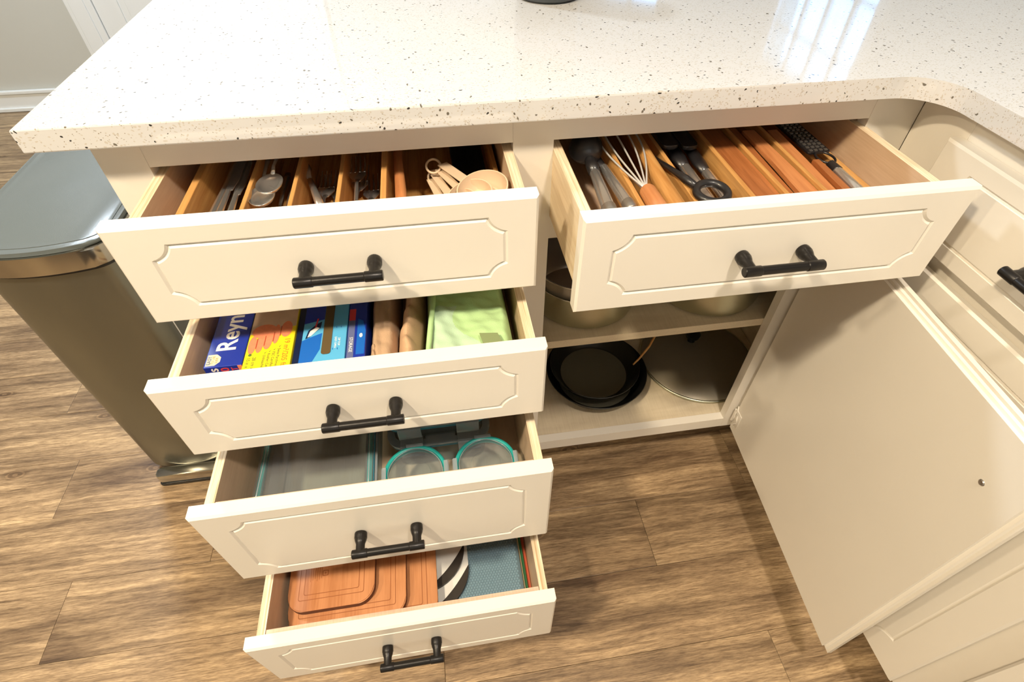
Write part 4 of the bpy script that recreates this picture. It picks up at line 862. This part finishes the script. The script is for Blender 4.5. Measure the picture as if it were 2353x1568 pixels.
for (cx, cy, zt, lab, stick) in ((0.2665, -0.2185, 0.448, 'round glass container with teal rim, left one of the pair', 0), (0.3735, -0.2175, 0.448, 'round glass container with teal rim, right one of the pair', 1)):
    r = root('round_container', (cx, cy, F3), lab, 'food container', 'round glass containers'); Rr = 0.0465
    b = B(); lathe(b, [(0, 0), (Rr*0.72, 0), (Rr*0.84, 0.006), (Rr*0.9, zt-F3-0.014), (Rr*0.9-0.0025, zt-F3-0.014), (Rr*0.8, 0.007), (Rr*0.7, 0.003), (0, 0.003)], (cx, cy, F3), 48); obj('glass_bowl', b, M['glass'], r, smooth='auto')
    b = B(); lathe(b, [(Rr*0.90, -0.011), (Rr*1.02, -0.011), (Rr*1.05, -0.006), (Rr*1.02, -0.001), (Rr*0.93, 0.0), (Rr*0.90, -0.003), (Rr*0.90, -0.011)], (cx, cy, zt), 56); obj('gasket', b, M['teal'], r, smooth=True)
    b = B(); lathe(b, [(Rr*0.89, -0.001), (Rr*0.875, 0.0008), (Rr*0.85, 0.0), (Rr*0.83, -0.004), (Rr*0.5, -0.0055), (Rr*0.48, -0.0045), (0, -0.0045), (0, -0.0065), (Rr*0.88, -0.0062), (Rr*0.89, -0.001)], (cx, cy, zt), 56); ld = obj('lid', b, M['lidp'], r, smooth='auto')
    b = B(); loop_tube(b, [(cx+(Rr*0.865)*math.cos(t)*(1+0.012*math.cos(4*t)), cy+(Rr*0.865)*math.sin(t)*(1+0.012*math.cos(4*t)), zt+0.0006) for t in [2*PI*k/60 for k in range(60)]], 0.0006, 6); obj('lid_ridge', b, M['clip'], ld, smooth=True)
    for a in (0, PI/2, PI):
        b = B(); box(b, Rr*1.03, Rr*1.09, -0.013, 0.013, -0.016, 0.001, 0.0008); box(b, Rr*0.93, Rr*1.06, -0.013, 0.013, 0.001, 0.0024, 0.0005); xf(b, Matrix.Translation((cx, cy, zt)) @ Matrix.Rotation(a, 4, 'Z')); obj('clip', b, M['clip'], r)
    if stick:
        b = B(); prism(b, rrect(cx-0.030, cx-0.016, cy-0.025, cy+0.012, 0.001), F3+0.0045, F3+0.010); obj('folded_paper', b, M['cream'], label='folded paper lying inside the right round container', cat='paper')

# ================================================================ DRAWER 4 : boards
F4 = Z4+0.0004
def mat_sheet(z0, z1, x0, x1, y0, y1, m, label, rad=0.02):
    b = B(); prism(b, rrect(x0, x1, y0, y1, rad), z0, z1, 0.0006); return obj('silicone_mat', b, M[m], smooth='auto', label=label, cat='mat', group='stacked silicone mats')
zz = F4
mat_sheet(zz, zz+0.0045, 0.240, 0.4340, -0.3500, -0.08, 'mred', 'red silicone mat, bottom of the stack of mats'); zz += 0.0048
mat_sheet(zz, zz+0.0040, 0.235, 0.4285, -0.3440, -0.08, 'mgreen', 'green silicone mat showing between red and cream mats'); zz += 0.0043
mat_sheet(zz, zz+0.0025, 0.230, 0.4235, -0.3400, -0.08, 'mcream', 'thin cream silicone mat just under the blue one'); zz += 0.0028
mat_sheet(zz, zz+0.0045, 0.225, 0.4205, -0.3520, -0.08, 'honey_shade', 'blue-grey honeycomb textured silicone mat on top of the mats', 0.03); zz += 0.0048
bm_mat = [o for o in COL.objects if o.name.startswith('silicone_mat')][-1]
b = B(); pit = 0.0050; zt_ = zz-0.00028
for j in range(66):
    for i in range(46):
        cx_ = 0.229+pit*i+(pit/2 if j % 2 else 0); cy_ = -0.3470+pit*0.866*j
        if cx_ > 0.4165 or cy_ > -0.086 or (cx_ > 0.40 and cy_ < -0.34+(cx_-0.40)) or (cx_ < 0.27): continue
        lo = [b.verts.new((cx_+pit*0.53*math.cos(PI/6+PI/3*k), cy_+pit*0.53*math.sin(PI/6+PI/3*k), zt_)) for k in range(6)]
        hi = [b.verts.new((cx_+pit*0.34*math.cos(PI/6+PI/3*k), cy_+pit*0.34*math.sin(PI/6+PI/3*k), zt_+0.0010)) for k in range(6)]
        b.faces.new(hi)
        for k in range(6): b.faces.new((lo[k], lo[(k+1) % 6], hi[(k+1) % 6], hi[k]))
obj('honeycomb_relief', b, M['honey'], bm_mat, kind='stuff'); zz += 0.0006
def wboard(z0, x1, y0, label):
    r = root('white_board', (0.25, y0+0.1, z0), label, 'cutting board', 'white cutting boards with black corners')
    b = B(); prism(b, rrect(0.12, x1, y0, -0.06, [0.02, 0.02, 0.02, 0.075], 12), z0, z0+0.006, 0.0008); obj('board', b, M['wboard'], r, smooth='auto')
    # black grip crescent at the front-right corner
    pts = []; n = 14; cx, cy = x1-0.075, y0+0.075
    for k in range(n+1):
        t = 1.5*PI+PI/2*k/n; pts.append((cx+0.0755*math.cos(t), cy+0.0755*math.sin(t)))
    A0, B0 = Vector(pts[0]), Vector(pts[-1]); inn = []
    for k in range(n+1):
        s = k/n; p = B0.lerp(A0, s); q = Vector(((B0.x+A0.x)/2, (B0.y+A0.y)/2)); bulge = math.sin(PI*s)*0.006; inn.append((p.x+bulge*0.7, p.y-bulge*0.7))
    b = B(); prism(b, pts+inn[1:-1], z0-0.0002, z0+0.0068, 0.0003); obj('corner_grip', b, M['bgrip'], r)
wboard(zz, 0.3265, -0.339, 'lower white cutting board with black corner, on the blue mat'); zz += 0.0072
wboard(zz, 0.3215, -0.303, 'upper white cutting board with black corner, touching the wooden boards'); zz += 0.0072
def cboard(x0, x1, y0, z0, z1, label, rad=0.028, mark=False):
    r = root('cutting_board', ((x0+x1)/2, y0+0.1, z0), label, 'cutting board', 'orange wooden cutting boards')
    b = B(); prism(b, rrect(x0, x1, y0, y0+0.27, rad, 8), z0, z1, 0.0, 0, 1)
    t = [f for f in b.faces if len(f.verts) > 10 and f.calc_center_median().z > z1-1e-6][0]
    bmesh.ops.bevel(b, geom=list(t.edges), offset=0.0016, segments=2, affect='EDGES', material=0); obj('board', b, [M['board'], M['boardedge']], r, smooth='auto')
    for k, i in enumerate((0.017, 0.025)):
        b = B(); o_ = rrect(x0+i, x1-i, y0+i, y0+0.27-i, 0.0035, 3); n_ = rrect(x0+i+0.0011, x1-i-0.0011, y0+i+0.0011, y0+0.27-i-0.0011, 0.0028, 3); ring_prism(b, o_, n_, z1-0.0004, z1+0.00012); obj('engraved_line', b, M['groove'], r)
    if mark:
        b = B(); mx, my = x0+0.058, y0+0.058; ring_prism(b, rrect(mx-0.005, mx+0.005, my-0.005, my+0.005, 0.0015, 3), rrect(mx-0.0034, mx+0.0034, my-0.0034, my+0.0034, 0.001, 3), z1-0.0004, z1+0.00015); box(b, mx-0.0014, mx+0.0014, my-0.0014, my+0.0014, z1-0.0003, z1+0.00015); obj('burnt_mark', b, M['groove'], r)
        b = B()
        for q in range(6): box(b, mx-0.024+0.0035*q, mx-0.0232+0.0035*q, my-0.012+0.002*(q % 3), my+0.02-0.003*(q % 2), z1-0.0003, z1+0.00012)
        obj('burnt_print', b, M['groove'], r)
cboard(0.0275, 0.2710, -0.3550, 0.2035, 0.2120, 'largest orange wooden cutting board, bottom of the three')
cboard(0.0290, 0.2200, -0.3445, 0.2125, 0.2260, 'middle orange wooden cutting board under the smallest one')
cboard(0.0300, 0.1700, -0.3215, 0.2265, 0.2400, 'smallest orange wooden cutting board, on top, with a burnt square mark', mark=True)

# ================================================================ DOOR CABINET : pots and pans
def pot(name, cx, cy, z0, R, H, label, m='potsteel', handle_ang=None, wall=0.002):
    r = root(name, (cx, cy, z0), label, 'pot'); b = B()
    lathe(b, [(0, 0), (R*0.90, 0), (R*0.97, 0.004), (R, 0.014), (R, H-0.003), (R+0.004, H), (R+0.0035, H+0.0016), (R-wall, H-0.002), (R-wall, 0.014), (R*0.9, 0.004), (0, 0.004)], (cx, cy, z0), 64); obj('body', b, M[m], r, smooth='auto')
    b = B(); loop_tube(b, [(cx+(R+0.003)*math.cos(t), cy+(R+0.003)*math.sin(t), z0+H) for t in [2*PI*k/60 for k in range(60)]], 0.0013, 8); obj('rim', b, M['steel'], r, smooth=True)
    if handle_ang is not None:
        d = Vector((math.cos(handle_ang), math.sin(handle_ang), 0)); s = Vector((-d.y, d.x, 0)); c = Vector((cx, cy, z0+H-0.02))
        b = B(); tube(b, [c+d*R+s*0.03, c+d*(R+0.018)+s*0.028, c+d*(R+0.022), c+d*(R+0.018)-s*0.028, c+d*R-s*0.03], 0.003, 10); obj('handle', b, M['steel'], r, smooth=True)
    return r
pot('stock_pot', 0.6110, 0.140, 0.4454, 0.105, 0.072, 'wide stainless steel pot at the left of the upper shelf', handle_ang=PI*0.5)
pot('saucepan', 0.6020, 0.135, 0.4500, 0.0935, 0.095, 'stainless saucepan nested inside the left pot', 'steeld')
pot('mixing_pot', 0.8700, 0.140, 0.4454, 0.110, 0.135, 'deep stainless steel pot at the right of the upper shelf', handle_ang=PI*0.6)
def pan(name, cx, cy, z0, R, H, label, hang, dark='nonstick'):
    r = root(name, (cx, cy, z0), label, 'frying pan', 'nested black frying pans'); b = B()
    lathe(b, [(0, 0), (R*0.74, 0), (R*0.80, 0.003), (R*0.97, H*0.85), (R, H), (R-0.001, H+0.0015), (R*0.965, H-0.001), (R*0.79, 0.006), (R*0.74, 0.0035)], (cx, cy, z0), 64); obj('body', b, M[dark], r, smooth='auto')
    b = B(); lathe(b, [(0, 0.0036), (R*0.74, 0.0036), (R*0.745, 0.0042), (0, 0.0042)], (cx, cy, z0), 48); obj('cooking_surface', b, M['pangrey'], r)
    d = Vector((math.cos(hang), math.sin(hang), 0)); c = Vector((cx, cy, z0+H))
    b = B(); tube(b, [c+d*R*0.97, c+d*(R+0.03)+Vector((0, 0, 0.012)), c+d*(R+0.09)+Vector((0, 0, 0.02)), c+d*(R+0.16)+Vector((0, 0, 0.022))], [0.006, 0.007, 0.009, 0.008], 12, flat=0.6); obj('handle', b, M['nonstick'], r, smooth=True)
zf = 0.1384
pan('frying_pan', 0.6790, 0.162, zf, 0.122, 0.040, 'larger black frying pan lying beneath the smaller one on the cabinet floor', PI*0.62)
pan('frying_pan', 0.6740, 0.166, zf+0.018, 0.108, 0.038, 'smaller black frying pan nested in the larger one', PI*0.58)
r = root('pan_lid', (0.952, 0.19, zf), 'large matte grey-brown pan lid lying right of the frying pans', 'lid')
b = B(); LR = 0.142; lathe(b, [(LR, 0.006), (LR*0.98, 0.009), (LR*0.7, 0.016), (LR*0.3, 0.020), (0, 0.021), (0, 0.018), (LR*0.7, 0.013), (LR*0.98, 0.006)], (0.955, 0.188, zf), 72); obj('dome', b, M['smoke'], r, smooth='auto')
b = B(); loop_tube(b, [(0.955+LR*math.cos(t), 0.188+LR*math.sin(t), zf+0.0045) for t in [2*PI*k/72 for k in range(72)]], 0.0036, 10); obj('steel_rim', b, M['potsteel'], r, smooth=True)
b = B(); lathe(b, [(0, 0.020), (0.010, 0.021), (0.008, 0.032), (0.018, 0.038), (0.019, 0.046), (0.012, 0.050), (0, 0.051)], (0.955, 0.235, zf), 28); obj('knob', b, M['nonstick'], r, smooth='auto')
b = B(); tube(b, [(0.7625, 0.144, 0.1985), (0.778, 0.152, 0.208), (0.806, 0.170, 0.228), (0.86, 0.23, 0.26)], [0.0020, 0.0026, 0.0028, 0.003], 10)
obj('wooden_stick', b, M['bamboo'], smooth=True, label='thin pale wooden utensil handle leaning over the black pans', cat='utensil')
